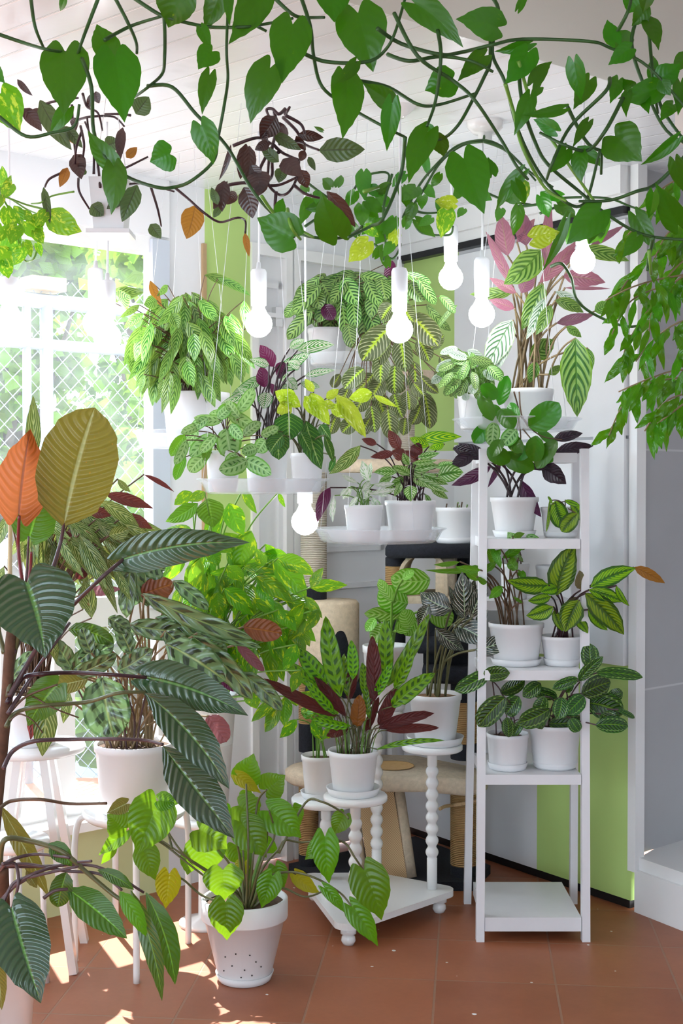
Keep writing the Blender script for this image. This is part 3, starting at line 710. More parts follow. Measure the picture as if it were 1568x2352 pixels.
post(908, 4.56, 0, 0, .035, [(1600, 1420, 'blackfur'), (1420, 1300, 'sisal'), (1300, 1280, 'blackfur')])
post(1076, 4.62, 0, 0, .04, [(1400, 1280, 'blackfur')])
# beige tunnel (arched tube)
tn = MB(); n = 20; zc_ = Zof(1325, 4.5); cx_ = X_(990, 4.55)
for rr, fl_ in ((.082, 1), (.070, -1)):
    vs = []
    for yy in (4.43, 4.72):
        for k in range(n + 1):
            th_ = math.pi * k / n; vs.append((cx_ - .035 + (yy - 4.43) * .15 + rr * math.cos(th_), yy, zc_ - (.075 if k in (0, n) else -.01) + rr * .95 * math.sin(th_)))
    tn.add(vs, [((k, k + 1, n + 2 + k, n + 1 + k) if fl_ > 0 else (k + 1, k, n + 1 + k, n + 2 + k)) for k in range(n)])
tn.add([(cx_ - .035 + q * math.cos(math.pi * k / n), 4.43, zc_ - (.075 if k in (0, n) else -.01) + q * .95 * math.sin(math.pi * k / n)) for q in (.082, .070) for k in range(n + 1)], [(k, k + 1, n + 2 + k, n + 1 + k) for k in range(n)])
tn.box((cx_ - .10, 4.43, zc_ - .085), (cx_ + .10, 4.74, zc_ - .06)); tn.build('tunnel', M['beigefur'], ct)
slab([(X_(1000, 4.45), 4.45), (X_(1042, 4.45), 4.45), (X_(1050, 4.7), 4.7), (X_(1005, 4.7), 4.7)], Zof(1372, 4.45), Zof(1284, 4.45), 'beigefur', 'panel')
# drum house with arched door
dz0, dz1 = Zof(1570, 4.55), Zof(1382, 4.55); rx = .095; dc = Vector((X_(760, 4.62), 4.62))
drum = MB().lathe((dc.x, dc.y, dz0), [(0, 0), (rx, 0), (rx + .003, .01), (rx + .003, dz1 - dz0 - .012), (rx - .006, dz1 - dz0), (0, dz1 - dz0)], 40).build('drum', M['beigefur'], ct)
dd_ = MB(); vs = []
for k in range(13):
    t = k / 12; 
    for q in (0, 1):
        ang = -.75 + .72 * t - .25; hgt = (.0 if q == 0 else (.62 - .25 * abs(2 * t - 1) ** 2.5) * (dz1 - dz0))
        vs.append((dc.x + (rx + .0045) * math.sin(ang + .98), dc.y - (rx + .0045) * math.cos(ang + .98), dz0 + .01 + hgt))
dd_.add(vs, [(2 * k, 2 * k + 2, 2 * k + 3, 2 * k + 1) for k in range(12)]); dd_.build('drum_opening', M['blackfur'], drum)
slab([(X_(700, 4.5), 4.5), (X_(830, 4.5), 4.5), (X_(840, 4.76), 4.76), (X_(705, 4.76), 4.76)], Zof(1600, 4.55), dz0, 'blackfur')
post(720, 4.66, 0, 0, .046, [(1384, 1345, 'blackfur'), (1345, 1085, 'sisalpale')])
slab(ell(X_(905, 4.66), 4.66, .215, .13), Zof(1085, 4.6), Zof(1055, 4.6), 'beigefur')
post(935, 4.68, 0, 0, .026, [(1250, 1085, 'sisalpale'), (1055, 875, 'sisalpale')])
slab(ell(X_(935, 4.68), 4.68, .10, .09), Zof(878, 4.66), Zof(852, 4.66), 'beigefur')

# ------------------------------------------------------------------ lamps
pendant('bare bulb before the window, lower and right of its close neighbour', 247, 775, 3.75, 64, 86)
pendant('bare bulb just behind and left of its neighbour in front of the window', 220, 742, 3.95, 60, 84)
pendant('bare bulb hanging before the narrow white door with the latch', 594, 744, 3.85, 62, 82)
pendant('bare bulb at the centre in front of the herringbone maranta', 917, 757, 3.6, 62, 98, True)
pendant('bare bulb hanging highest, before the green wall strip right of centre', 1035, 638, 4.0, 56, 82)
pendant('bare bulb on a long cord before the white panel left of the purple-backed plant', 1106, 722, 3.75, 60, 88)
pendant('bare bulb shining between the purple leaves at upper right', 1338, 600, 3.55, 58, 80)
pendant('partly hidden bare bulb low between two clear trays beside the sisal post', 700, 1198, 4.1, 62, 78)
pendant('bulb at the far left edge shining over the fence view', 22, 752, 3.7, 80, 60)
r1 = MB().lathe((Xof(1112, 3.75), 3.75, CEIL - .055), [(0, 0), (.02, 0), (.02, .022), (.035, .024), (.05, .04), (.052, .055)], 36)
tag(r1.build('ceiling_rose', M['gloss']), 'large round cream lamp fitting on the ceiling that the vine is tied to', 'light fitting')

# ------------------------------------------------------------------ leaf materials
LM = dict(
 pothos=leafmat('pothos_leaf', (.03, .17, .010), under=(.07, .25, .02), N=6, k=2, vein=.06, rough=.28, tr=.22, tcol=(.22, .58, .03), var=(.35, .52, .06), va=.72, vs=1.6, bump=.12),
 pothosvar=leafmat('variegated_pothos_leaf', (.10, .36, .02), under=(.16, .36, .05), N=6, k=2, rough=.3, tr=.35, tcol=(.4, .75, .05), var=(.62, .74, .16), va=.56, vs=2.6, bump=.3),
 lime=leafmat('lime_leaf', (.42, .60, .03), under=(.45, .6, .1), N=7, k=2, rough=.35, tr=.4, tcol=(.7, .9, .1), var=(.78, .86, .45), va=.6, vs=3),
 phil=leafmat('philodendron_leaf', (.018, .065, .026), under=(.20, .17, .045), mid=(.10, .24, .07), N=13, k=2.2, vein=.08, rough=.2, tr=.08, tcol=(.3, .3, .04), bump=.9, spec=.8, coat=.25),
 philolive=leafmat('philodendron_underside', (.15, .16, .055), under=(.15, .16, .055), mid=(.42, .50, .30), N=13, k=2.2, vein=.3, rough=.3, tr=.3, tcol=(.70, .48, .03), var=(.85, .33, .04), va=.69, vs=12, bump=1.1),
 philorange=leafmat('new_orange_leaf', (.60, .21, .09), mid=(.16, .012, .016), N=11, k=2.5, vein=.3, rough=.35, tr=.4, tcol=(.95, .38, .16), bump=.8),
 philgrn=leafmat('philodendron_green_leaf', (.04, .125, .022), under=(.3, .28, .08), mid=(.2, .45, .1), N=12, k=2.2, rough=.22, tr=.25, tcol=(.35, .6, .05), bump=.8, coat=.3),
 heart=leafmat('heart_leaf', (.08, .27, .012), under=(.25, .38, .05), N=9, k=2.6, vein=.35, rough=.28, tr=.38, tcol=(.45, .72, .03), bump=.4),
 hearty=leafmat('yellow_heart_leaf', (.42, .45, .02), N=9, k=2.6, rough=.3, tr=.42, tcol=(.85, .75, .04), var=(.5, .3, .03), va=.66, vs=1.5, bump=.8),
 purple=leafmat('purple_hanging_leaf', (.030, .018, .020), under=(.05, .014, .016), mid=(.03, .02, .02), N=8, k=1.6, vein=.2, rough=.2, tr=.12, tcol=(.4, .12, .05), bump=.3, spec=.7),
 olive=leafmat('olive_hanging_leaf', (.07, .11, .045), under=(.14, .07, .03), mid=(.03, .03, .02), N=8, k=1.6, rough=.25, tr=.2, bump=.3),
 brown=leafmat('brown_dry_leaf', (.30, .13, .035), mid=(.15, .06, .02), N=9, k=2, rough=.5, tr=.3, tcol=(.7, .35, .08)),
 cten=leafmat('fishbone_leaf', (.27, .46, .15), under=(.17, .10, .10), mid=(.04, .16, .03), stripe=(.02, .11, .025), N=7, k=2.6, thr=.15, u0=.04, u1=.84, marg=(.16, .34, .05), um=.92, rough=.35, tr=.25, tcol=(.45, .65, .1)),
 ctenw=leafmat('white_fishbone_leaf', (.72, .80, .72), under=(.17, .10, .10), mid=(.05, .2, .04), stripe=(.05, .17, .06), N=8, k=2.6, thr=.35, u0=.04, u1=.86, marg=(.3, .5, .2), um=.93, rough=.3, tr=.25),
 zebra=leafmat('zebra_leaf', (.33, .55, .20), under=(.14, .07, .09), mid=(.3, .5, .15), stripe=(.012, .07, .018), N=8, k=2.0, thr=.1, u0=.1, u1=.88, marg=(.04, .16, .03), um=.9, rough=.35, tr=.2),
 maranta=leafmat('herringbone_leaf', (.075, .10, .04), under=(.15, .03, .05), mid=(.45, .62, .1), stripe=(.42, .44, .28), N=9, k=2.6, thr=.86, soft=.12, u1=.97, marg=(.20, .28, .08), um=.95, cen=(.42, .60, .12), cw=.16, cj=.12, rough=.45, tr=.2, bump=.8),
 kerch=leafmat('blotched_maranta_leaf', (.34, .56, .26), under=(.3, .45, .25), mid=(.5, .68, .4), stripe=(.02, .12, .03), N=6, k=1.3, thr=.45, u0=.16, u1=.56, marg=(.12, .34, .07), um=.82, rough=.4, tr=.3, tcol=(.5, .75, .2)),
 ornata=leafmat('pinstripe_leaf', (.010, .024, .012), under=(.12, .03, .06), mid=(.35, .45, .3), stripe=(.62, .58, .52), N=9, k=3.2, thr=.88, soft=.1, u1=.95, rough=.18, tr=.08, spec=.7, coat=.4),
 ornataw=leafmat('white_pinstripe_leaf', (.05, .20, .05), under=(.11, .02, .06), mid=(.1, .3, .08), stripe=(.86, .80, .74), N=9, k=3.2, thr=.0, u0=.06, u1=.84, rough=.3, tr=.25),
 plum=leafmat('plum_leaf', (.085, .012, .045), N=8, k=2.2, vein=.3, rough=.3, tr=.2, tcol=(.35, .05, .15)),
 warsc=leafmat('velvet_dark_leaf', (.035, .14, .03), under=(.12, .03, .05), mid=(.5, .68, .32), stripe=(.16, .34, .08), N=8, k=2.4, thr=.8, soft=.15, cen=(.30, .50, .14), cw=.10, cj=.05, rough=.5, tr=.2, bump=1),
 wfeather=leafmat('white_feather_leaf', (.86, .88, .80), mid=(.8, .85, .7), stripe=(.18, .42, .12), N=5, k=2, thr=.5, u0=.3, u1=1.1, rough=.35, tr=.3, var=(.2, .42, .12), va=.60, vs=2),
 rosea=leafmat('feather_pattern_leaf', (.10, .24, .05), under=(.15, .04, .05), mid=(.03, .12, .02), stripe=(.55, .70, .40), N=7, k=2.2, thr=.3, u0=.2, u1=.85, rough=.3, tr=.2),
 stripey=leafmat('yellow_striped_leaf', (.06, .26, .03), under=(.15, .04, .05), stripe=(.50, .72, .08), N=6, k=2.5, thr=.1, rough=.3, tr=.3),
 maroon=leafmat('maroon_underside', (.10, .030, .026), mid=(.10, .03, .03), N=9, k=2.2, vein=.4, rough=.35, tr=.22, tcol=(.5, .1, .08), bump=1),
 pink=leafmat('pink_purple_leaf', (.30, .13, .17), under=(.16, .12, .09), mid=(.28, .2, .14), N=10, k=2.8, vein=.35, rough=.35, tr=.3, tcol=(.7, .4, .45)),
 pink2=leafmat('dusty_rose_underside', (.24, .09, .10), N=7, k=2, vein=.3, rough=.4, tr=.25, tcol=(.6, .25, .25), bump=.8),
 black=leafmat('near_black_leaf', (.022, .014, .022), under=(.085, .012, .06), N=8, k=2.2, vein=.3, rough=.3, tr=.08, tcol=(.3, .03, .15), var=(.12, .03, .09), va=.72, vs=2, bump=1),
 marg=leafmat('lime_feather_leaf', (.28, .52, .03), under=(.15, .06, .06), mid=(.03, .10, .02), cen=(.018, .085, .014), cw=.22, cj=.12, marg=(.014, .085, .014), um=.74, stripe=(.05, .22, .02), N=11, k=3.4, thr=.75, soft=.2, rough=.35, tr=.25, tcol=(.5, .8, .05), bump=.8),
 rose=leafmat('ringed_dark_leaf', (.022, .07, .018), under=(.13, .05, .06), mid=(.16, .34, .06), marg=(.03, .13, .02), um=.88, stripe=(.06, .19, .03), N=8, k=2.6, thr=.7, soft=.2, u1=.5, ring=((.22, .42, .12), .70, .05), rough=.24, tr=.12, bump=.8, spec=.65),
 mak=leafmat('peacock_leaf', (.19, .33, .16), under=(.17, .05, .05), mid=(.36, .5, .2), stripe=(.010, .026, .012), N=4, k=.9, thr=.2, jag=2.4, coat=.4, u0=.10, u1=.62, marg=(.04, .12, .03), um=.86, rough=.2, tr=.12, bump=1.1, spec=.7),
 makmaroon=leafmat('brown_purple_underside', (.16, .055, .04), mid=(.25, .1, .05), N=7, k=1.5, vein=.4, rough=.35, tr=.25, tcol=(.6, .25, .05), bump=.8),
 plain=leafmat('plain_green_leaf', (.08, .27, .03), under=(.15, .3, .08), mid=(.2, .45, .1), N=9, k=2.2, rough=.3, tr=.3, tcol=(.4, .7, .05), bump=.8),
 lub=leafmat('gold_mosaic_leaf', (.07, .29, .015), under=(.12, .32, .05), mid=(.12, .35, .04), N=9, k=2.4, vein=.3, rough=.28, tr=.38, tcol=(.45, .80, .05), var=(.62, .74, .07), va=.585, vs=2.0, bump=.6),
 orbi=leafmat('round_striped_leaf', (.13, .38, .05), under=(.3, .45, .2), mid=(.3, .55, .15), stripe=(.38, .60, .22), N=7, k=2.4, thr=.2, u1=.9, rough=.35, tr=.28, tcol=(.45, .75, .1)),
 rattle=leafmat('rattlesnake_leaf', (.17, .40, .05), under=(.16, .035, .035), mid=(.12, .34, .04), stripe=(.012, .075, .02), N=8, k=1.0, thr=.15, u0=.16, u1=.62, marg=(.03, .15, .02), um=.9, rough=.3, tr=.25, tcol=(.4, .7, .05)),
 strom=leafmat('stromanthe_leaf', (.05, .13, .035), under=(.22, .04, .05), mid=(.4, .5, .25), stripe=(.40, .50, .22), N=7, k=3.2, thr=.55, soft=.3, rough=.25, tr=.25, tcol=(.5, .5, .1), var=(.30, .07, .07), va=.66, vs=1.4),
 ficus=leafmat('weeping_fig_leaf', (.06, .25, .02), under=(.1, .28, .05), mid=(.10, .30, .04), N=9, k=2, rough=.22, tr=.3, tcol=(.3, .65, .03), bump=.2),
)
SM = dict(
 green=plain('green_stem', (.14, .30, .04), .4, var=.2), vine=plain('vine_stem', (.035, .11, .018), .5, var=.35, nscale=30, bump=.6), vinel=plain('young_vine_stem', (.17, .36, .04), .4, var=.2),
 brown=plain('brown_stem', (.13, .07, .035), .5, var=.3), purple=plain('purple_stem', (.045, .012, .018), .35, var=.3), red=plain('red_petiole', (.22, .03, .035), .35, var=.2),
 mauve=plain('mauve_petiole', (.10, .055, .06), .35, var=.25), olive=plain('olive_petiole', (.13, .13, .05), .35, var=.35, nscale=5), dark=plain('dark_stem', (.03, .012, .015), .4),
 trunk=plain('hairy_trunk', (.14, .07, .04), .9, var=.4, nscale=40, bump=1, bscale=90), stake=plain('beige_stake', (.60, .48, .28), .6), tan=plain('tan_stem', (.28, .20, .10), .5, var=.2))

# ------------------------------------------------------------------ shelf plants (right)
G3 = 'plants on the white shelf unit'
def on(z): return z
za = LV[1238]
# top tier
t, so, c, q = potted('potted_plant', 'plant with near-black purple leaves in a white pot, left on the upper shelf tier', 'potted plant', 1181, 1236, 4.13, 84, 112, 1142, z=za + .004, group=G3)
leaves(t, '''1115 1051 1053 1018 34;1040 1030 1100 1045 26;1085 1040 1030 1075 32;1127 1072 1036 1115 30 -6 0 0 U;1270 1010 1338 995 26;1274 1040 1363 1024 30;1243 1072 1300 1112 44;
1196 1103 1243 1188 32 8 0 U;1150 1060 1120 1120 14 0 30 U;1200 1068 1270 1080 18''', 4.1, {'': LM['black']}, 'ovate', soil=so, smat=SM['dark'], sr=.0035)
saucer('white saucer under the pot of the near-black leaved plant', c, .068, za)
t, so, c, q = potted('potted_plant', 'small pot with a few rounded light-veined leaves, right on the upper shelf tier', 'potted plant', 1287, 1236, 4.12, 76, 92, 1165, z=za + .004, group=G3)
leaves(t, '''1275 1152 1297 1212 44 6 0;1325 1181 1290 1222 38;1313 1154 1352 1200 26;1262 1150 1254 1222 8;1298 1150 1330 1162 13;1268 1158 1258 1140 6''', 4.05, {'': LM['marg']}, 'oval', soil=so, smat=SM['brown'], sr=.0018)
saucer('white saucer under the small pot with light-veined leaves', c, .054, za)
# narrow tier
zb = LV[1380]
t, so, c, q = potted('potted_plant', 'small pot with clipped maranta stems on the narrow shelf tier', 'potted plant', 1182, 1375, 4.2, 56, 68, 1296, z=zb, soil='bark', group=G3)
leaves(t, '''1192 1266 1165 1222 36;1208 1228 1250 1250 22;1168 1240 1138 1252 14;1190 1262 1215 1235 26;1196 1275 1165 1268 16;1200 1290 1190 1270 8;1185 1290 1180 1272 8''', 4.12, {'': LM['kerch']}, 'ovate', soil=so, smat=SM['brown'])
t, so, c, q = potted('empty_pot', 'small nearly empty white pot on the narrow shelf tier behind the lime plant', 'pot', 1262, 1375, 4.2, 52, 64, 1300, z=zb, soil='soil', fill=.6, group=G3)
# middle tier
zc = LV[1540]
t, so, c, q = potted('potted_plant', 'sparse plant with long thin stems in a wide white pot on the middle tier', 'potted plant', 1186, 1548, 4.1, 100, 128, 1436, z=zc + .004, soil='bark', group=G3)
leaves(t, '''1154 1282 1206 1250 22;1135 1300 1120 1250 20;1103 1309 1045 1301 20 -6;1056 1290 995 1297 12 -5;1100 1307 975 1309 13 -8;1188 1310 1168 1285 26;1103 1332 1065 1308 18;
1154 1348 1123 1375 24;1200 1385 1178 1370 8;1150 1305 1125 1255 18;1118 1320 1105 1290 16;1110 1312 1140 1290 18;1080 1300 1110 1322 20;1170 1280 1185 1300 16;1095 1325 1120 1345 14;1205 1330 1190 1310 18;1150 1262 1130 1285 16;1178 1232 1205 1225 14''',
 4.02, {'': LM['plain']}, 'lance', wave=.25, soil=so, smat=SM['brown'], sr=.0024)
saucer('white saucer under the wide pot of the sparse plant', c, .080, zc)
t, so, c, q = potted('potted_plant', 'plant with broad lime leaves edged dark green in a white pot on the middle tier', 'potted plant', 1291, 1552, 4.09, 76, 98, 1465, z=zc + .004, soil='bark', group=G3)
leaves(t, '''1278 1367 1321 1251 64 -14 5;1259 1344 1164 1332 42 -12 0;1356 1348 1460 1305 44 -10 0;1352 1355 1431 1383 34 -6 10;1344 1363 1433 1458 56 -8 0;1330 1379 1297 1452 56 8 0;1270 1394 1208 1414 38 -8 0;
1265 1370 1212 1380 26;1272 1400 1293 1450 22;1350 1400 1395 1448 26;1335 1355 1330 1310 24 0 40 U;1415 1345 1445 1392 16 8 30;1300 1400 1330 1370 20 0 50 U;1280 1350 1240 1360 30;1455 1303 1527 1340 26 -4 0 0 0 b;1322 1420 1350 1455 24''',
 4.0, {'': LM['marg'], 'b': LM['brown']}, 'ovate', soil=so, smat=SM['purple'], sr=.0028, nr=13)
saucer('white saucer under the pot of the lime and dark green plant', c, .058, zc)
# lower tier
zd = LV[1780]
t, so, c, q = potted('potted_plant', 'smaller white pot with ringed dark leaves, left on the tier above the floor board', 'potted plant', 1167, 1775, 4.06, 84, 98, 1692, z=zd + .004, group=G3)
leaves(t, '''1159 1603 1098 1669 52 6 0;1123 1542 1043 1586 38 -8 0;1111 1553 1171 1546 36;1167 1692 1163 1647 30;1190 1600 1160 1640 42;1150 1590 1205 1562 34;1200 1655 1178 1690 22;1130 1640 1100 1672 24''', 3.98, {'': LM['rose']}, 'oval', soil=so, smat=SM['mauve'], sr=.0022)
saucer('white saucer under the smaller pot of ringed dark leaves', c, .062, zd)
t, so, c, q = potted('potted_plant', 'larger white pot with spreading ringed dark leaves, right on the tier above the floor board', 'potted plant', 1276, 1778, 4.08, 100, 120, 1672, z=zd + .004, group=G3)
leaves(t, '''1261 1629 1188 1661 46;1214 1585 1279 1603 28;1290 1603 1279 1651 38;1261 1661 1340 1651 40 10;1326 1560 1268 1582 26;1337 1593 1402 1567 52 -6;1348 1614 1431 1640 62 -10 0;1369 1665 1442 1669 38;1420 1630 1457 1650 13;
1360 1534 1355 1478 42 -6 0;1330 1563 1385 1508 28 -6;1371 1545 1476 1556 28 -8 0;1240 1570 1200 1600 34;1310 1650 1330 1680 30;1225 1640 1245 1675 30;1395 1600 1430 1590 30;1300 1590 1310 1560 22;1340 1600 1300 1640 40;1250 1600 1230 1640 34;1380 1640 1420 1660 40''',
 3.98, {'': LM['rose']}, 'oval', soil=so, smat=SM['mauve'], sr=.0024)
saucer('white saucer under the larger pot of ringed dark leaves', c, .070, zd)

# ------------------------------------------------------------------ plants on the bobbin stand
G4 = 'plants on the bobbin plant stand'
dv, dr_ = DISC['right']
t, so, c, q = potted('potted_plant', 'dark pinstriped plant in a white pot on the right disc of the bobbin stand', 'potted plant', 1000, 1700, 4.24, 92, 122, 1602, z=dv.z + .004, soil='bark', fill=.93, group=G4)
leaves(t, '''1066 1419 1060 1313 56 4 10;1082 1420 1119 1338 38 -6 10;1037 1399 965 1360 56 -12 0;1040 1434 1120 1478 60 -10 0;1001 1444 1066 1493 38 8 0;1090 1493 1194 1452 42 12 0;1060 1420 1030 1345 24 0 30;1095 1440 1120 1400 24;1075 1380 1090 1330 24;985 1390 960 1440 34 0 20''',
 4.1, {'': LM['ornata']}, 'ovate', soil=so, smat=SM['olive'], sr=.0036, nr=13)
saucer('white saucer on the right disc of the bobbin stand', c, .092, dv.z, .026)
dv, dr_ = DISC['front']
t, so, c, q = potted('potted_plant', 'rattlesnake plant with wavy spotted leaves on the front disc of the bobbin stand', 'potted plant', 811, 1826, 3.99, 92, 117, 1733, z=dv.z + .004, group=G4)
so2 = (so[0], so[1] * 1.1)
leaves(t, '''782 1600 748 1415 46 -10 0;882 1566 884 1420 38 4 0;890 1575 985 1410 32 10 0;752 1570 686 1489 42 -6 0;735 1580 650 1515 30 -4 0;905 1583 950 1480 26 8 0;899 1623 999 1546 40 -8 0;805 1668 711 1648 22;810 1560 806 1470 28 4 0;765 1655 690 1600 20;838 1600 832 1520 22;
848 1650 842 1570 16;770 1640 700 1560 24;860 1600 900 1520 24;800 1600 790 1500 24;
858 1611 854 1460 36 4 0 0 -3 mU;772 1644 605 1558 28 -6 0 0 0 m;793 1644 721 1554 26 4 0 0 0 m;870 1664 911 1575 34 6 0 0 0 m;820 1670 826 1595 36 0 0 0 -3 b;870 1672 997 1638 28 -8 0 0 0 m;886 1677 1009 1672 22 -4 0 0 0 m;866 1721 1021 1701 14 -14 0 0 0 s;800 1670 750 1690 26 0 0 0 0 m;
800 1610 815 1510 26 0 0 0 3 m;840 1680 870 1600 20 0 0 0 2 m;830 1640 870 1560 22 0 20 0 3 m''',
 3.96, {'': LM['rattle'], 'm': LM['maroon'], 'b': LM['brown'], 's': LM['rattle']}, 'strap', soil=so2, smat=SM['olive'], sr=.0020, wave=.35, wn=5, nr=16, fold=.3)
for i in range(26):
    a = random.random() * 6.28; rr = so[1] * .8 * random.random() ** .5; h = random.uniform(.06, .13); cc = so[0]
    MB().tube([(cc.x + rr * math.cos(a), cc.y + rr * math.sin(a), cc.z - .004), (cc.x + rr * 1.2 * math.cos(a), cc.y + rr * 1.2 * math.sin(a), cc.z + h * .6), (cc.x + rr * 1.5 * math.cos(a), cc.y + rr * 1.5 * math.sin(a), cc.z + h)], .0015, 5).build('stem', SM['green' if i % 3 else 'brown'], t)
saucer('white saucer on the front disc under the rattlesnake plant', c, .082, dv.z, .024)
dv, dr_ = DISC['left']
t, so, c, q = potted('potted_plant', 'small pot of thin pale green stems on the left disc behind the rattlesnake plant', 'potted plant', 735, 1834, 4.35, 70, 88, 1742, mat='potw', z=dv.z + .004, group=G4)
leaves(t, '''682 1652 642 1695 28;725 1640 690 1628 36;735 1692 718 1650 28;742 1700 765 1655 24;700 1640 740 1600 34;720 1620 690 1590 34;745 1650 780 1620 26;700 1610 660 1600 30;730 1670 755 1640 30;715 1665 740 1700 26''', 4.28, {'': LM['lub']}, 'lance', wave=.2, soil=so, smat=SM['vinel'], sr=.002)
saucer('white saucer on the left disc of the bobbin stand', c, .066, dv.z)
dv, dr_ = DISC['back']
t, so, c, q = potted('potted_plant', 'round striped light green leaves in the pot on the rear bobbin post', 'potted plant', 888, 1626, 4.34, 84, 112, 1488, z=dv.z + .004, group=G4)
c0 = c
leaves(t, '''985 1330 897 1325 62 -16 0;935 1385 868 1358 64 -8 0;929 1399 836 1409 36 -12 0;983 1398 1035 1436 52 -8 0;940 1440 925 1400 40 0 30;925 1330 950 1310 20;890 1440 850 1470 40 0 30;960 1420 930 1460 36;900 1380 870 1330 26;910 1450 950 1420 34;860 1420 840 1450 24''',
 4.28, {'': LM['orbi']}, 'oval', soil=so, smat=SM['vinel'], sr=.004)
saucer('white saucer under the pot of round striped leaves', c, .064, dv.z)

# cat tree top: pot with cut stumps
zt = Zof(1250, 4.42)
t, so, c, q = potted('potted_plant', 'white pot holding only short cut stumps on top of the black cat tree box', 'potted plant', 1048, 1243, 4.5, 82, 96, 1166, z=zt + .004, fill=.93)
for i in range(9):
    a = i * .7; p = so[0] + Vector((.02 * math.cos(a) * (i % 3), .02 * math.sin(a), -.004))
    MB().tube([p, p + Vector((random.uniform(-.006, .006), 0, random.uniform(.008, .03)))], .0025, 6).build('stump', SM['brown' if i % 2 else 'green'], t)
saucer('white saucer on top of the black cat tree box', c, .074, zt)

# ------------------------------------------------------------------ hanging trays with their plants
# tray far left (bright)
c1, r1_ = tray('clear tray hanging nearest the window, under the big fishbone plant', 430, 4.05, 250, Zof(992, 4.05), .05)
t, so, c, q = potted('potted_plant', 'large dense fishbone-striped plant in a big white pot beside the window', 'potted plant', 450, 1010, 4.05, 128, 156, 897, z=c1.z + .006)
leaves(t, dome(430, 800, 125, 105, 150, 82, 30, 425, 690, .75, 11, .25), 4.0, {'': LM['cten']}, 'ovate', split=False, soil=(so[0], so[1]), smat=SM['brown'], sr=.0016, nr=9)
leaves(t, '''270 690 300 680 50;345 645 372 705 20 4 0 0 0 b;385 655 360 680 16;470 632 545 662 22 -8;500 640 575 680 20 -8;560 690 580 770 26;480 690 500 755 34;530 720 560 800 32;430 740 480 800 36;330 720 285 755 22;320 700 275 730 16;350 750 300 790 18;340 800 310 860 18;330 860 320 905 14;375 870 365 915 20;
590 740 560 720 20;360 690 330 700 34;395 720 410 755 30;480 850 500 905 26;430 830 445 890 32;310 780 300 830 16;250 690 330 672 34 -14 0''', 3.88, {'': LM['cten'], 'b': LM['brown']}, 'ovate', soil=so, smat=SM['brown'], sr=.0014)
# tray 2 (centre left)
c2, r2_ = tray('clear tray hanging left of centre holding three white pots', 604, 3.6, 306, Zof(1101, 3.6), .04)
G5 = 'plants on the centre-left hanging tray'
t, so, c, q = potted('potted_plant', 'spotted rabbit-track maranta spilling over the left of the centre-left tray', 'potted plant', 512, 1092, 3.58, 66, 80, 1034, z=c2.z + .006, group=G5)
leaves(t, '''545 946 582 890 30 6;510 963 445 959 26 -8;488 998 436 1050 36;520 985 530 1050 58;428 1011 400 1067 24;523 946 584 985 32;530 975 558 1008 28;475 1045 436 1085 36 8;566 1058 502 1078 42 -8;562 1058 623 1091 38 -8;518 946 480 950 20;610 1010 590 1040 35;590 1030 555 1040 30;460 975 415 995 22;
478 960 440 985 26;550 960 520 920 24;500 960 530 935 28;495 1000 460 1040 26;560 1000 600 970 26;545 1045 520 1070 30;455 990 420 1030 22;600 1000 640 980 24;425 1050 403 1103 24 6 0 0 0 p;425 1000 392 1048 28 4 0 0 0 p;500 945 545 930 26 0 0 0 0 p;480 1010 470 1060 22 0 0 0 0 p''', 3.52, {'': LM['kerch'], 'p': LM['plain']}, 'oval', soil=so, smat=SM['brown'], sr=.0016)
t, so, c, q = potted('potted_plant', 'plant with pale pinstriped and deep plum leaves rising behind the centre-left tray', 'potted plant', 612, 1094, 3.70, 84, 104, 1020, z=c2.z + .006, group=G5)
leaves(t, '''629 842 597 792 36 0 0 0 0 d;608 890 600 840 34 0 0 0 0 d;683 805 768 792 30 -8 0;640 850 714 807 30 4 0;700 863 770 850 18 -3;618 838 573 825 22;603 863 532 905 28 -6;588 890 506 928 22 -4;612 900 605 940 36;660 870 683 895 26;690 880 735 890 20;650 830 640 870 30 0 0 0 0 d;650 920 660 880 26;575 905 545 890 22;690 840 660 830 26;640 910 620 880 20 0 0 0 0 d;655 880 640 840 22;665 800 700 780 22;560 920 520 950 22''',
 3.72, {'': LM['ornataw'], 'd': LM['plum']}, 'ovate', soil=so, smat=SM['dark'], sr=.0024)
t, so, c, q = potted('potted_plant', 'broad velvety dark leaves and lime leaves in the right pot of the centre-left tray', 'potted plant', 705, 1096, 3.6, 62, 78, 1040, z=c2.z + .006, group=G5)
leaves(t, '''664 947 662 1013 68 0 0;636 990 640 1057 56 0 0;703 968 738 1078 52 6 0;745 1000 765 1062 20 -4;735 975 760 1010 26;650 1000 620 1040 34;690 990 715 1040 30;770 1050 755 1085 14;683 920 632 898 42 -6 0 0 0 l;670 930 635 948 36 0 0 0 0 l;714 902 757 976 40 4 0 0 0 l;772 907 840 1005 40 -6 0 0 0 l;855 903 801 915 34 0 0 0 0 l;749 915 778 894 22 0 0 0 0 l;858 908 912 935 14 0 0 0 0 l;740 925 772 935 22 0 0 0 0 l;700 910 735 960 34 0 0 0 0 l;650 905 690 935 34 0 0 0 0 l;760 930 800 960 30 0 0 0 0 l;720 900 700 870 20 0 0 0 0 l''',
 3.5, {'': LM['warsc'], 'l': LM['lime']}, 'ovate', soil=so, smat=SM['olive'], sr=.002, wave=.1)
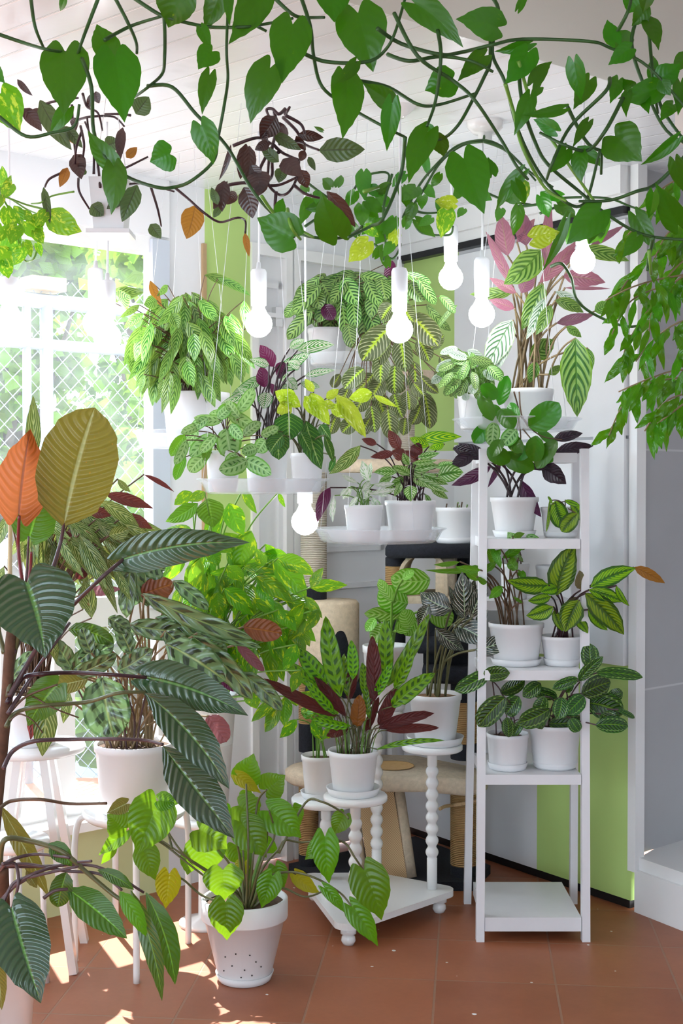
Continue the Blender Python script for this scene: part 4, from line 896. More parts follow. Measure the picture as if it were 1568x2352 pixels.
# tray 3 (rear centre)
c3, r3_ = tray('clear tray hanging highest at the rear centre under the zebra-leaved plant', 795, 4.3, 190, Zof(817, 4.3), .035)
t, so, c, q = potted('potted_plant', 'zebra-striped plant with drooping leaves in a white pot on the highest rear tray', 'potted plant', 752, 836, 4.3, 76, 92, 750, z=c3.z + .006)
leaves(t, dome(800, 690, 125, 55, 56, 78, 34, 800, 640, .7, 21, .2), 4.25, {'': LM['zebra']}, 'oval', split=False, soil=so, smat=SM['brown'], sr=.0016)
leaves(t, '''715 715 660 780 34 4 0;720 660 735 710 40 0 0;790 640 820 700 44;800 745 812 800 34;840 700 830 780 34;875 640 885 690 36;690 690 655 730 26;940 650 975 690 36;960 640 1000 700 26;980 700 1035 760 20;930 630 990 650 22;900 600 890 650 26 0 0 0 0 d;760 680 790 740 40;740 650 770 700 40;860 660 850 730 38;915 660 920 720 38;745 700 765 735 34 0 0 0 0 d;700 730 720 690 30;1000 760 1050 700 12;1010 680 1045 720 20''', 4.15, {'': LM['zebra'], 'd': LM['plum']}, 'oval', soil=so, smat=SM['brown'], sr=.0016)
t, so, c, q = potted('potted_plant', 'herringbone maranta with yellow-veined dark leaves cascading below the centre bulb', 'potted plant', 846, 838, 4.26, 56, 66, 752, z=c3.z + .006)
leaves(t, '''892 753 831 829 62 6 0;918 777 931 855 48;944 727 1007 796 58 -8 0;879 816 874 881 42;907 840 907 907 46;952 833 955 907 36;965 863 1007 903 24;935 898 939 942 40;974 903 987 985 42;965 930 945 975 34;866 903 885 959 44;835 848 790 894 42;857 859 818 898 40;853 933 861 994 36;890 940 898 1010 42;818 963 785 994 38;772 950 757 998 32;780 860 762 890 24;900 700 875 735 42;925 700 950 740 40;1000 850 1030 885 36;1010 820 1050 850 34;840 900 815 945 40;905 905 925 960 38;850 960 830 1000 32;960 780 985 830 40;880 870 850 920 42;930 960 925 1000 30;800 890 780 940 38;990 800 1020 770 30;1020 880 1040 850 24;950 880 975 910 34;885 780 860 840 44;925 860 900 900 40''',
 3.95, {'': LM['maranta']}, 'oval', soil=so, smat=SM['brown'], sr=.0016)
# tray 4 (front centre)
c4_, r4_ = tray('clear tray hanging lowest at centre, before the cat tree', 870, 3.7, 312, Zof(1214, 3.7), .038)
G6 = 'plants on the lowest centre tray'
t, so, c, q = potted('potted_plant', 'small white-feathered plant in the left pot of the lowest centre tray', 'potted plant', 835, 1238, 3.66, 72, 90, 1160, z=c4_.z + .006, group=G6)
leaves(t, '''848 1105 831 1058 26;821 1109 784 1089 12;805 1117 788 1146 20;768 1138 764 1199 15 6;858 1113 907 1109 14;845 1134 911 1122 14;854 1142 882 1172 14;841 1146 845 1120 16;840 1100 852 1062 16;820 1140 800 1165 12;830 1130 850 1105 16;860 1125 890 1140 14;800 1120 780 1140 12;870 1110 900 1130 10;850 1150 870 1165 12''', 3.64, {'': LM['wfeather']}, 'lance', soil=so, smat=SM['green'], sr=.0015, wave=.2)
t, so, c, q = potted('potted_plant', 'bushy feather-patterned plant in the right pot of the lowest centre tray', 'potted plant', 942, 1240, 3.72, 92, 118, 1150, z=c4_.z + .006, group=G6)
leaves(t, '''911 1085 858 1085 22;940 1068 925 1040 20;947 1064 1005 1056 14;950 1078 1010 1070 20;1005 1093 1064 1085 42 -6 0;968 1089 1029 1113 22;943 1115 943 1152 32;988 1117 1029 1146 18;919 1081 990 1075 28;903 1117 878 1134 18;960 1100 1030 1130 20;930 1100 890 1120 22;900 1095 870 1110 18;950 1090 980 1120 24;1000 1075 1040 1062 16;960 1050 1010 1040 18;920 1110 905 1140 18;985 1100 1020 1095 22;940 1090 900 1070 22;975 1135 990 1165 12;
918 1033 892 987 28 0 0 0 0 m;944 1025 970 1042 34 0 0 0 0 m;905 1040 850 1050 20 0 0 0 0 m;865 1020 830 1008 18 0 0 0 0 m;930 1050 900 1035 30 0 0 0 0 m;960 1060 930 1035 24 0 0 0 0 m;827 1024 755 1089 32 -8 0 0 0 p;960 1008 1060 1003 28 -4 0 0 0 s;985 1025 940 1005 24 0 0 0 0 s;1020 1020 985 1030 20 0 0 0 0 s;758 1120 728 1200 28 8 0 0 0 d''',
 3.66, {'': LM['rosea'], 'm': LM['maroon'], 'p': LM['strom'], 's': LM['stripey'], 'd': LM['plum']}, 'ovate', soil=so, smat=SM['purple'], sr=.002)
# tray 5 (right)
c5, r5_ = tray('clear tray hanging in front of the white panel at right', 1186, 3.95, 296, Zof(964, 3.95), .035)
G7 = 'plants on the right hanging tray'
t, so, c, q = potted('potted_plant', 'small dense striped plant in the left pot of the right tray', 'potted plant', 1090, 985, 3.93, 66, 82, 905, z=c5.z + .006, group=G7)
leaves(t, dome(1078, 860, 62, 42, 46, 44, 22, 1085, 835, .5, 31, .2), 3.9, {'': LM['zebra']}, 'oval', split=False, soil=so, smat=SM['green'], sr=.0014)
leaves(t, '''1050 800 1010 812 18;1075 805 1110 835 26;1040 830 1000 850 24;1095 880 1080 905 22;1065 905 1072 920 18;1020 860 990 880 22;1110 850 1140 870 22;1030 810 1075 822 20''', 3.84, {'': LM['ctenw']}, 'oval', soil=so, smat=SM['green'], sr=.0014)
t, so, c, q = potted('potted_plant', 'tall plant with huge fishbone leaves and pink-purple undersides, right pot of the right tray', 'potted plant', 1212, 988, 3.98, 98, 118, 890, z=c5.z + .006, soil='bark', fill=.95, group=G7)
leaves(t, '''1241 574 1156 653 64 -12 0;1247 651 1197 758 46 -4 0;1321 777 1325 958 74 0 0 0 -6;1177 672 1078 676 28;1332 572 1445 600 34 -8 0;1216 820 1274 781 46;1275 690 1340 718 28 -6;1365 715 1400 695 30;1300 750 1335 775 20;1350 800 1352 862 22;1265 700 1230 770 30;1230 830 1215 880 28;1260 860 1290 840 20;
1177 735 1115 855 58 8 0 0 0 w;1175 760 1140 855 30 6 0 0 0 w;1250 684 1208 780 30 -4 0 0 0 w;1275 670 1345 710 20 -8 0 0 0 w;
1177 657 1115 531 24 0 0 0 0 p;1165 587 1150 494 46 0 0 0 0 p;1208 564 1197 483 42 0 0 0 0 p;1187 556 1228 502 26 0 0 0 0 p;1251 622 1262 450 26 0 0 0 0 p;1239 649 1325 552 34 6 0 0 0 p;1197 673 1224 618 36 0 0 0 0 p;1293 634 1390 649 40 -6 0 0 0 p;1356 564 1433 518 18 0 0 0 0 p;1185 673 1123 638 22 0 0 0 0 p;1181 708 1123 688 26 0 0 0 0 p;1297 661 1402 663 9 0 0 0 0 p;1278 742 1363 723 26 0 0 0 0 p;1290 600 1345 570 24 0 0 0 0 p''',
 3.9, {'': LM['cten'], 'w': LM['ctenw'], 'p': LM['pink']}, 'ovate', soil=(so[0], so[1] * 1.2), smat=SM['tan'], sr=.003, nr=14)
t = thing('trailing_maranta', 'green-blotched maranta trailing down from the right tray over the shelf top', 'hanging plant', P(1190, 960, 3.84))
leaves(t, '''1216 979 1284 925 62 8 0;1146 929 1166 863 32;1103 905 1131 967 34;1105 885 1142 915 34;1123 979 1088 1018 38;1134 971 1128 1026 34 0 0 0 0 k;1185 987 1153 1022 36 0 0 0 0 k;1231 1002 1224 1060 44;1278 1014 1231 1076 38;1154 1045 1227 1078 44;1120 1030 1170 1062 42;1235 990 1275 1020 22;1150 940 1180 985 40;1130 930 1150 970 30;1170 1000 1200 1040 34;1215 1030 1180 1050 34;1110 950 1140 990 26;1190 960 1170 925 26;1240 1040 1270 1060 26;1150 1010 1130 1050 30''', 3.8, {'': LM['pothos'], 'k': LM['kerch']}, 'oval')
tubes(t, 'stem', '1180 900 1192 950 1185 990;1192 900 1200 960 1240 1000 1290 1010;1185 930 1160 960 1140 980;1188 950 1215 975 1230 990;1190 960 1195 1010 1180 1045;1200 985 1225 1015', 3.84, .0022, SM['brown'])

# ------------------------------------------------------------------ gold mosaic plant (centre left, in front of the wall)
dB = 3.95
bs = thing('plant_stand', 'low white pedestal under the pale pot of the yellow-streaked plant', 'plant stand', (Xof(468, 4.12), 4.12, 0))
zb_ = .34
MB().lathe((Xof(468, 4.12), 4.12, zb_ - .02), [(0, 0), (.10, 0), (.105, .01), (.10, .02), (0, .02)], 32).build('top_disc', M['gloss'], bs)
MB().lathe((Xof(468, 4.12), 4.12, 0), [(0, 0), (.08, 0), (.08, .012), (.02, .03), (.018, zb_ - .03), (.03, zb_ - .02)], 24).build('pedestal', M['gloss'], bs)
t, so, c, q = potted('potted_plant', 'tall leafy plant with yellow-streaked green leaves in a pale pot against the white wall', 'potted plant', 468, 1790, 4.12, 106, 150, 1605, mat='potw', z=zb_)
so = (Vector((so[0].x, so[0].y, so[0].z)), so[1])
leaves(t, dome(565, 1420, 135, 130, 90, 78, 32, 540, 1330, .7, 41, .1), 4.02, {'': LM['lub']}, 'ovate', split=False, soil=so, smat=SM['vinel'], sr=.002)
leaves(t, dome(470, 1300, 90, 110, 45, 78, 30, 480, 1250, .6, 43, .1), 4.0, {'': LM['lub']}, 'ovate', split=False)
leaves(t, '''478 1145 490 1212 64 0 0 0 0 g;526 1156 560 1229 50 6 0;453 1156 380 1198 38 -8 0 0 0 g;577 1220 548 1312 60 10 0;440 1130 400 1160 30;470 1130 430 1150 26;658 1274 592 1282 28 8;638 1282 722 1321 42 -10;627 1285 703 1377 58 -10;588 1324 675 1386 40 -6;711 1349 798 1344 30 -4 0;714 1349 742 1304 26;576 1377 672 1425 32 -6;665 1440 700 1383 36;515 1352 582 1414 44 -8;500 1360 505 1415 40;590 1400 600 1435 40;
618 1470 630 1562 38 6;632 1607 577 1658 28;640 1620 608 1682 34;655 1600 652 1668 36;575 1590 590 1628 40;605 1300 590 1260 30;520 1300 560 1330 34;480 1260 500 1300 36;430 1240 400 1290 30;610 1250 640 1290 24;560 1120 590 1180 22;640 1130 655 1165 12;700 1420 660 1470 34;680 1480 650 1540 34;730 1400 700 1450 26;690 1540 670 1590 30;640 1400 680 1450 34;560 1330 545 1380 34;700 1370 740 1420 24''',
 3.9, {'': LM['lub'], 'g': LM['plain']}, 'ovate', soil=so, smat=SM['vinel'], sr=.0024, jd=.08)
tubes(t, 'stem', '478 1600 470 1400 478 1250 490 1160;500 1600 510 1420 500 1280 505 1180;520 1600 560 1500 600 1420 640 1300;510 1600 570 1520 640 1460 690 1400', 4.0, .004, SM['vinel'])

# ------------------------------------------------------------------ stromanthe on the tall stand at the left
t, so, c, q = potted('potted_plant', 'bushy long-leaved plant with maroon undersides behind the giant philodendron, by the window', 'potted plant', 70, 1722, 3.82, 110, 140, 1600, z=zt2 + .0)
leaves(t, dome(190, 1225, 135, 75, 60, 118, 30, 90, 1180, .45, 51, .1), 3.72, {'': LM['strom']}, 'lance', split=False, soil=so, smat=SM['brown'], sr=.0022)
leaves(t, '''240 1135 352 1168 30 -6 0 0 0 m;200 1170 255 1185 28 0 0 0 0 m;230 1150 320 1210 34 -6;290 1180 350 1215 26 0 0 0 0 m;200 1210 300 1235 44 -6;150 1195 210 1240 26;250 1230 300 1215 36;150 1220 205 1285 28 0 0 0 0 m;190 1250 270 1410 30 -12;160 1260 200 1330 28;230 1260 275 1340 24;175 1330 205 1300 26 0 0 0 0 m;120 1250 110 1320 24;60 1240 40 1300 26;20 1180 -10 1260 26;330 1090 400 1130 12 -6 0 0 0 m;190 1400 205 1330 30;195 1360 280 1352 26 0 0 0 0 p;120 1330 160 1390 30;210 1420 190 1330 36;30 1400 60 1480 34;150 1390 120 1450 26 0 0 0 0 m;90 1140 60 1190 30;270 1100 300 1130 16;100 1440 130 1520 30;260 1300 300 1380 24;10 1300 -10 1380 26''',
 3.62, {'': LM['strom'], 'm': LM['maroon'], 'p': LM['pink']}, 'lance', soil=so, smat=SM['brown'], sr=.0022)
leaves(t, '110 1600 97 1738 56 0 0 0 0 v;160 1590 145 1662 26 0 0 0 0 v;85 1600 70 1700 30 0 0 0 0 m', 3.66, {'': LM['strom'], 'v': LM['strom'], 'm': LM['maroon']}, 'lance')

# ------------------------------------------------------------------ big peacock plant on the metal stool
t, so, c, q = potted('potted_plant', 'large plant with glossy dark-blotched peacock leaves in the biggest white pot on the metal stool', 'potted plant', 305, 1872, 3.8, 150, 182, 1722, z=zst, fill=.94)
leaves(t, '''333 1367 578 1467 46 14 20 0 -4;300 1435 433 1450 48 8 10;384 1480 517 1564 82 -8 0 0 -8;443 1462 580 1607 52 -14 20 0 -4;555 1546 647 1632 40 -12 10;453 1454 601 1487 22 -6 30;400 1335 478 1400 36 -6 20;305 1270 290 1420 44 6;165 1540 262 1480 54 -10 10;175 1548 268 1502 40 8 20;165 1540 120 1470 46 6;272 1540 350 1490 52 8;235 1558 262 1697 108 8 0 0 4;20 1575 75 1495 30;
160 1445 262 1478 40 -16 0 0 0 g;560 1440 648 1455 52 0 0 0 0 m;325 1365 400 1340 54 0 0 0 0 m;200 1560 110 1580 46 0 0 0 0 o;478 1645 520 1705 54 0 0 0 0 mm;545 1480 607 1542 24 0 0 0 0 mm;505 1550 550 1585 32 0 0 0 0 d;330 1290 380 1310 60;300 1500 270 1440 40;420 1420 350 1440 40;210 1500 190 1440 36;360 1520 420 1570 50;330 1330 300 1390 40;250 1420 300 1450 36;480 1480 520 1500 40;360 1420 500 1450 40 8 20;340 1390 330 1290 46;380 1450 440 1500 50;230 1480 180 1520 40''',
 3.62, {'': LM['mak'], 'g': LM['philgrn'], 'm': LM['makmaroon'], 'o': LM['philolive'], 'mm': LM['pink2'], 'd': LM['plum']}, 'oval', soil=so, smat=SM['tan'], sr=.0032, wave=.14, wn=3, nr=14, nc=4)
for i in range(22):
    a = random.random() * 6.28; rr = so[1] * .7 * random.random() ** .5; cc = so[0]; b0 = Vector((cc.x + rr * math.cos(a), cc.y + rr * math.sin(a), cc.z - .004))
    MB().tube([b0, b0 + Vector((rr * .5 * math.cos(a) + rj(.015), rr * .4 * math.sin(a), .10)), b0 + Vector((rr * 1.1 * math.cos(a) + rj(.04), rr * .8 * math.sin(a), random.uniform(.18, .26)))], .0028, 6).build('stem', SM['tan' if i % 3 else 'mauve'], t)

# ------------------------------------------------------------------ giant philodendron
dH = 2.95
tb = P(22, 2340, 3.22)
t = thing('giant_philodendron', 'giant philodendron with bare brown trunk and huge glossy dark leaves at the left edge', 'plant', (Xof(-30, 3.12), 3.12, .1))
MB().tube([P(-30, 2420, 3.12), P(-26, 2050, 3.08), P(-12, 1880, 3.02), P(2, 1740, 3.0), P(16, 1600, 2.97), P(20, 1520, 2.95), P(28, 1440, 2.95), P(40, 1400, 2.95)], lambda g: .0155 * (1.1 - .45 * g), 12).build('trunk', SM['trunk'], t)
def big(e, m, shape, roll=0, **kw):
    mb = MB(); B = pix_leaf(mb, e, dH, shape, jd=0, droll=roll, nr=22, nc=6, **kw); mb.build('leaf', m, t, origin=B)
big((43, 1180, 70, 985, 118, -6, 0, 4, 2), LM['philorange'], 'sagit', fold=.15)
big((72, 1080, 76, 908, 36, 4, 0, 2, 6), LM['strom'], 'lance', fold=.4)
big((148, 1200, 218, 936, 176, -10, 0, 3, 0), LM['philolive'], 'oval', fold=.1)
big((68, 1232, 100, 1120, 100, 0, 0, 4, 5), LM['philgrn'], 'sagit', fold=.15)
big((62, 1338, 104, 1512, 200, -10, 0, -6, -8), LM['phil'], 'heart', fold=.14)
big((284, 1284, 574, 1246, 88, -26, 0, -8, 2), LM['phil'], 'sagit', fold=.2)
big((336, 1556, 570, 1644, 100, -22, 0, -4, 4), LM['phil'], 'sagit', fold=.2)
big((333, 1592, 526, 1812, 92, -30, 0, -8, 0), LM['phil'], 'lance', fold=.2)
big((374, 1714, 538, 1926, 104, 0, 0, -8, -3), LM['phil'], 'lance', fold=.18)
big((132, 1572, 64, 1668, 84, 10, 0, 0, 3), LM['philgrn'], 'sagit', fold=.15)
big((110, 1440, 60, 1400, 60, 0, 20, 0, 10), LM['philgrn'], 'sagit', fold=.15)
def pet(data, r, m): tubes(t, 'petiole', data, dH + .01, r, SM[m], jd=.01)
pet('52 1345 42 1260 44 1185', .0045, 'red'); pet('30 1500 60 1440 112 1330 138 1250 148 1196', .0052, 'mauve')
pet('20 1600 60 1530 110 1450 165 1392 235 1325 284 1284', .0058, 'mauve'); pet('16 1615 50 1560 95 1548 170 1545 250 1549 336 1556', .0055, 'purple')
pet('14 1670 35 1638 90 1622 200 1612 270 1592 333 1590', .0052, 'olive'); pet('8 1765 30 1725 80 1702 170 1698 260 1697 330 1700 374 1710', .005, 'mauve')
pet('-4 1860 25 1840 90 1836 160 1846 245 1845', .0042, 'brown'); pet('18 1600 30 1520 50 1420 60 1340', .0052, 'olive')
pet('18 1640 70 1560 110 1500 160 1430', .005, 'mauve'); pet('20 1640 60 1600 132 1572', .003, 'brown'); pet('60 1440 62 1320 66 1232', .003, 'mauve'); pet('10 1500 -4 1440 10 1400', .006, 'olive')
pet('16 1590 60 1592 120 1625 180 1648', .0022, 'brown'); pet('22 1655 45 1640 75 1655 98 1683', .002, 'brown'); pet('38 1400 40 1350 38 1330', .006, 'red'); pet('65 1345 70 1300 72 1268', .004, 'red')
sk = MB().tube([P(20, 1560, 3.0), P(24, 1190, 3.02)], .0052, 8)
sk.build('support_stake', SM['stake'], t)

# ------------------------------------------------------------------ low philodendron bottom left in its pot
t, so, c, q = potted('potted_plant', 'drooping philodendron with big glossy leaves in the white pot at the bottom left corner', 'potted plant', 8, 2385, 3.22, 110, 146, 2205, mat='potw', z=0.0)
d5 = 3.0
def big5(e, m, shape, **kw):
    mb = MB(); B = pix_leaf(mb, e, d5, shape, jd=0, nr=18, nc=5, **kw); mb.build('leaf', m, t, origin=B)
for e, m, sh_ in (((27, 2086, 94, 2305, 132, 4, 0, -6, -8), 'phil', 'sagit'), ((156, 2042, 292, 2156, 74, -8, 0, -3), 'philgrn', 'ovate'), ((300, 2045, 372, 2300, 44, -22, 10, -3), 'philgrn', 'lance'), ((335, 2050, 402, 2262, 60, -22, 0, 0, 4), 'philgrn', 'lance'),
                  ((275, 2048, 336, 2152, 42, -8, 0, 0, -4), 'heart', 'ovate'), ((152, 2006, 132, 2084, 52, 4, 0, 0), 'philgrn', 'oval'), ((112, 1938, 165, 1990, 44, -8, 0, 0), 'philgrn', 'ovate'), ((0, 1850, 112, 2060, 46, -6, 0, 0, 6), 'philolive', 'lance'),
                  ((224, 1998, 308, 2044, 32, -10, 0, 0), 'philgrn', 'lance'), ((-6, 2200, 4, 2320, 34, 0, 0, 0, -6), 'philolive', 'ovate'), ((60, 2000, 85, 2040, 24, 0, 0, 0, 2), 'philolive', 'lance')):
    big5(e, LM[m], sh_, fold=.18)
tubes(t, 'petiole', '0 1985 10 1930 60 1930 140 1955 200 2005 260 2055 300 2080', d5, .0062, SM['olive'], jd=.02)
tubes(t, 'petiole', '0 2000 20 1978 80 1962 160 1970;0 2070 60 2015 150 1985 210 1978;10 1990 60 1985 150 2000 230 2008 280 2045;5 1985 35 1985 42 2030 28 2086;0 2100 30 2030 90 2010 180 1990;100 2063 125 2046 156 2042;0 1990 100 1990 220 1990 330 2050;-5 2140 10 2060 60 2020', d5, .0042, SM['mauve'], jd=.03)
MB().tube([so[0], P(5, 2100, 3.1), P(0, 1990, 3.02)], .02, 10).build('trunk', SM['trunk'], t)

# ------------------------------------------------------------------ heart-leaf plant in the pot standing on the floor
t, so, c, q = potted('potted_plant', 'heart-leaved bright green plant in the dotted white planter standing on the floor', 'potted plant', 560, 2262, 3.66, 124, 200, 2092, style='planter', z=.012, fill=.93)
rr0, rr1, hh0 = q
for a, f in ((-1.9, .25), (-1.75, .42), (-1.5, .20), (-1.35, .40), (-1.15, .30), (-2.1, .36), (-1.62, .10), (-1.25, .12), (-2.25, .16), (-.95, .22)):
    rd = rr0 + (rr1 * .93 - rr0) * f / .74; p = Vector((c.x + (rd + .0003) * math.cos(a), c.y + (rd + .0003) * math.sin(a), c.z + hh0 * f))
    MB().ball(p, .0022, 1, 8, 5).build('drain_hole', M['dark'], t)
saucer('white saucer on the floor under the dotted planter', c, .081, .0, .024)
leaves(t, '''360 1843 312 1964 112 -4 0 -2 -16;365 1838 410 1846 46 0 0 0 -16;290 1846 245 1868 38 0 0 0 -12 b;285 1902 246 1870 70 0 0 0 -10;288 1910 226 1965 38 0 0 0 -8;330 1950 357 2022 62 0 0 0 -4;458 1905 522 1950 92 -6 0 0 -12;470 1930 475 2012 98 0 0 0 0;388 2008 380 2087 60 0 0 0 -4 y;512 1998 515 2068 96 0 0 0 -14;518 2072 521 2160 84 0 0 0 -18;
560 1795 583 1730 70 0 0 0 4;545 1782 600 1822 34 0 0 0 0 y;548 1850 600 1882 80 0 0 0 0;556 1890 612 1970 82 0 0 0 -6;612 1814 655 1780 70 0 0 0 4;618 1862 692 1925 82 -6 0 0 -4;625 2012 600 2086 60 0 0 0 -8;632 1990 652 2042 48 0 0 0 0;680 2010 736 2052 38 6 0 0 -2 y;746 1922 756 2030 66 4 0 0 -14;740 1935 700 1975 44 0 0 0 0;790 1872 765 1918 48 0 0 0 0;836 1998 876 2114 94 -6 0 0 -18;808 2083 868 2174 54 -6 0 0 -16;
746 2040 797 2102 30 -6 0 0 -10;672 1855 690 1895 44 0 0 0 6;530 1860 505 1890 60 0 0 0 10;540 1940 560 1990 60 0 0 0 10;440 1960 430 2010 50 0 0 0 8;580 1830 555 1860 60 0 0 0 10;260 1950 232 1985 22;560 1980 545 2020 36 0 20 0 6 y;600 1930 640 1960 40 0 30 0 8''',
 3.62, {'': LM['heart'], 'y': LM['hearty'], 'b': LM['philolive']}, 'heart', soil=None, nr=16, nc=5)
tubes(t, 'stem', '560 2085 555 2000 540 1920 520 1880;565 2085 520 2030 430 1970 370 1930;560 2085 500 2020 420 1960 350 1850;570 2085 590 2010 610 1950 615 1880;572 2085 600 2000 640 1950 655 1930 690 1935 740 1930;575 2085 610 2020 660 2003 720 2015 780 2050 808 2083;570 2085 600 1980 630 1920 618 1862;575 2085 600 2040 625 2012;565 2085 560 2000 556 1890;555 2085 470 2060 420 2020 388 2008;560 2085 540 2040 512 1998;580 2085 640 2040 700 2060 746 2045;640 1960 700 1845 740 1842 785 1865 800 1880;745 1925 790 1935 815 1970 834 1998;568 2085 580 1980 590 1850 612 1814;562 2085 530 1990 480 1930 458 1905;565 2085 570 1950 565 1800;335 1950 360 1930 440 1990 530 2060;395 1950 380 1890 362 1843',
 3.6, .0034, SM['olive'])
tubes(t, 'stem', '572 2090 580 2030 600 1960;566 2090 572 2020 575 1950;558 2090 556 2030 550 1960;576 2090 600 2030 640 1990', 3.64, .0065, SM['green'])

# ------------------------------------------------------------------ purple hanging plants under the ceiling
zb0 = P(255, 530, 3.25)
t = thing('hanging_planter', 'white hanging box planter with purple-leaved trailing plant at upper left', 'hanging planter', zb0)
pb = MB(); wB = .048; zA, zB = Zof(532, 3.25), Zof(415, 3.25)
vs = [(zb0.x + sx * w_, 3.25 + sy * w_, z_) for z_, w_ in ((zA, .036), (zB, .046), (zB, .043), (zB - .02, .042)) for sx, sy in ((-1, -1), (1, -1), (1, 1), (-1, 1))]
pb.add(vs, [(3, 2, 1, 0)] + [(4 * r_ + k, 4 * r_ + (k + 1) % 4, 4 * r_ + 4 + (k + 1) % 4, 4 * r_ + 4 + k) for r_ in range(3) for k in range(4)] + [(12, 13, 14, 15)], smooth=False).build('planter_box', M['pot'], t)
MB().box((zb0.x - .052, 3.2, zA - .012), (zb0.x + .052, 3.3, zA - .001)).build('drip_tray', M['pot'], t)
for sx in (-.04, .04): MB().tube([(zb0.x + sx, 3.25, zB), (zb0.x, 3.25, CEIL)], .0008, 5).build('line', M['line'], t)
PU = {'': LM['purple'], 'o': LM['olive'], 'b': LM['brown']}
leaves(t, '''46 240 10 205 26;40 182 75 220 15;52 250 96 302 32;92 230 165 345 46 8 0 0 0 o;312 262 342 222 46 0 0 0 0 o;282 293 275 372 24;290 362 315 338 22 0 0 0 0 b;240 335 275 325 38 0 0 0 0 o;170 355 187 412 40;155 385 137 430 24 0 0 0 0 b;100 430 115 515 20 0 0 0 0 o;210 470 238 496 38 0 0 0 0 o;315 425 280 510 44 0 0 0 0 o;285 450 245 480 26 0 0 0 0 o;345 515 370 548 30 0 0 0 0 o;160 300 168 330 24 0 0 0 0 b;195 385 180 400 24 0 0 0 0 o;220 210 228 238 20;170 270 175 300 20;150 290 190 340 26 0 0 0 0 o;448 472 428 549 54 -4 0 0 0 b;490 480 522 415 24;500 470 485 430 20 0 0 0 0 o;562 535 572 590 16 0 0 0 0 b;215 215 200 250 18;95 250 60 275 16''', 3.2, PU, 'ovate', nr=12)
tubes(t, 'stem', '100 240 130 232 180 225;180 275 210 268 260 268 285 290;165 240 168 300 173 355;190 215 200 245 225 260 235 300;185 290 193 330 190 365;180 410 182 440 205 480;255 430 280 425 330 422 400 440;400 430 430 455 470 490 505 510 545 500 563 508 563 535;345 425 362 480 370 520;155 392 115 410 103 430;215 400 215 350 205 310 200 270;230 430 225 380 215 330 195 280;300 265 275 262 240 262;188 300 175 340 172 380;230 430 260 400 300 380 340 360', 3.22, .0032, SM['purple'])
t = thing('hanging_vine', 'purple-black leaved tangle hanging from a ceiling hook at top centre-left', 'hanging plant', P(640, 262, 3.3))
leaves(t, '''635 268 598 318 50;565 330 552 412 32;530 332 502 415 13;515 415 510 487 36;560 430 580 502 48;590 392 598 445 54;572 335 566 420 30;650 365 694 405 44;690 390 706 432 32;628 308 692 345 28 0 0 0 0 o;680 312 702 346 20;685 308 743 316 26;733 345 838 343 56 0 0 0 0 o;708 360 724 392 16 0 0 0 0 o;640 372 598 335 28 0 0 0 0 o;750 440 816 522 34 -8;620 330 585 345 24;660 320 640 280 24;600 300 615 330 20;575 380 600 425 30;648 385 640 420 30 0 0 0 0 o;540 440 520 470 24;505 475 490 500 18 0 0 0 0 o;700 345 690 370 20;610 420 585 455 26''', 3.25, PU, 'ovate', nr=12)
tubes(t, 'stem', '655 250 640 262 625 250 612 252 618 268;630 255 634 300 624 345 625 400 615 422 640 447 662 442 680 412 687 370;535 335 575 320 600 317 622 330;625 330 650 352 688 368;525 425 560 420 600 425 640 425 680 408;650 270 680 300 698 330 733 345;655 265 690 285 700 308;634 440 628 500;675 425 700 445 735 455;622 340 600 380 598 395;640 330 680 325 700 330;640 350 620 360 615 400;655 262 665 246', 3.27, .0042, SM['purple'])
t = thing('hanging_pothos', 'variegated yellow-green pothos trailing at the left edge under the ceiling', 'hanging plant', P(10, 470, 3.3))
MB().lathe(P(-30, 470, 3.35), [(0, 0), (.035, 0), (.05, .08), (.047, .08), (.04, .06)], 28).build('pot', M['pot'], t)
MB().tube([P(-30, 425, 3.35), Vector((P(-30, 425, 3.35).x, 3.35, CEIL))], .0008, 5).build('line', M['line'], t)
leaves(t, '''118 495 188 532 60 6 0;105 488 80 520 30;15 440 26 402 22;15 478 16 525 34;60 508 97 548 48;18 538 48 578 58;40 518 24 562 42;-5 575 25 620 50;2 390 14 455 26;58 556 72 592 24;80 530 100 560 30;30 480 50 520 36;5 520 -15 560 40;95 500 60 520 34;50 570 30 610 34;10 600 20 640 34;25 425 5 460 30;0 450 -20 490 30;70 500 40 480 24;85 560 95 590 18''', 3.2, {'': LM['pothosvar']}, 'sagit')
tubes(t, 'stem', '10 450 30 460 60 480 95 495;-5 440 20 480 40 540 45 580;0 430 -5 500 10 560 30 600 50 560;100 480 60 470 20 455 -20 445;170 440 120 450 95 465 72 468;90 545 80 590 60 600 40 580 20 620', 3.24, .0024, SM['vinel'])

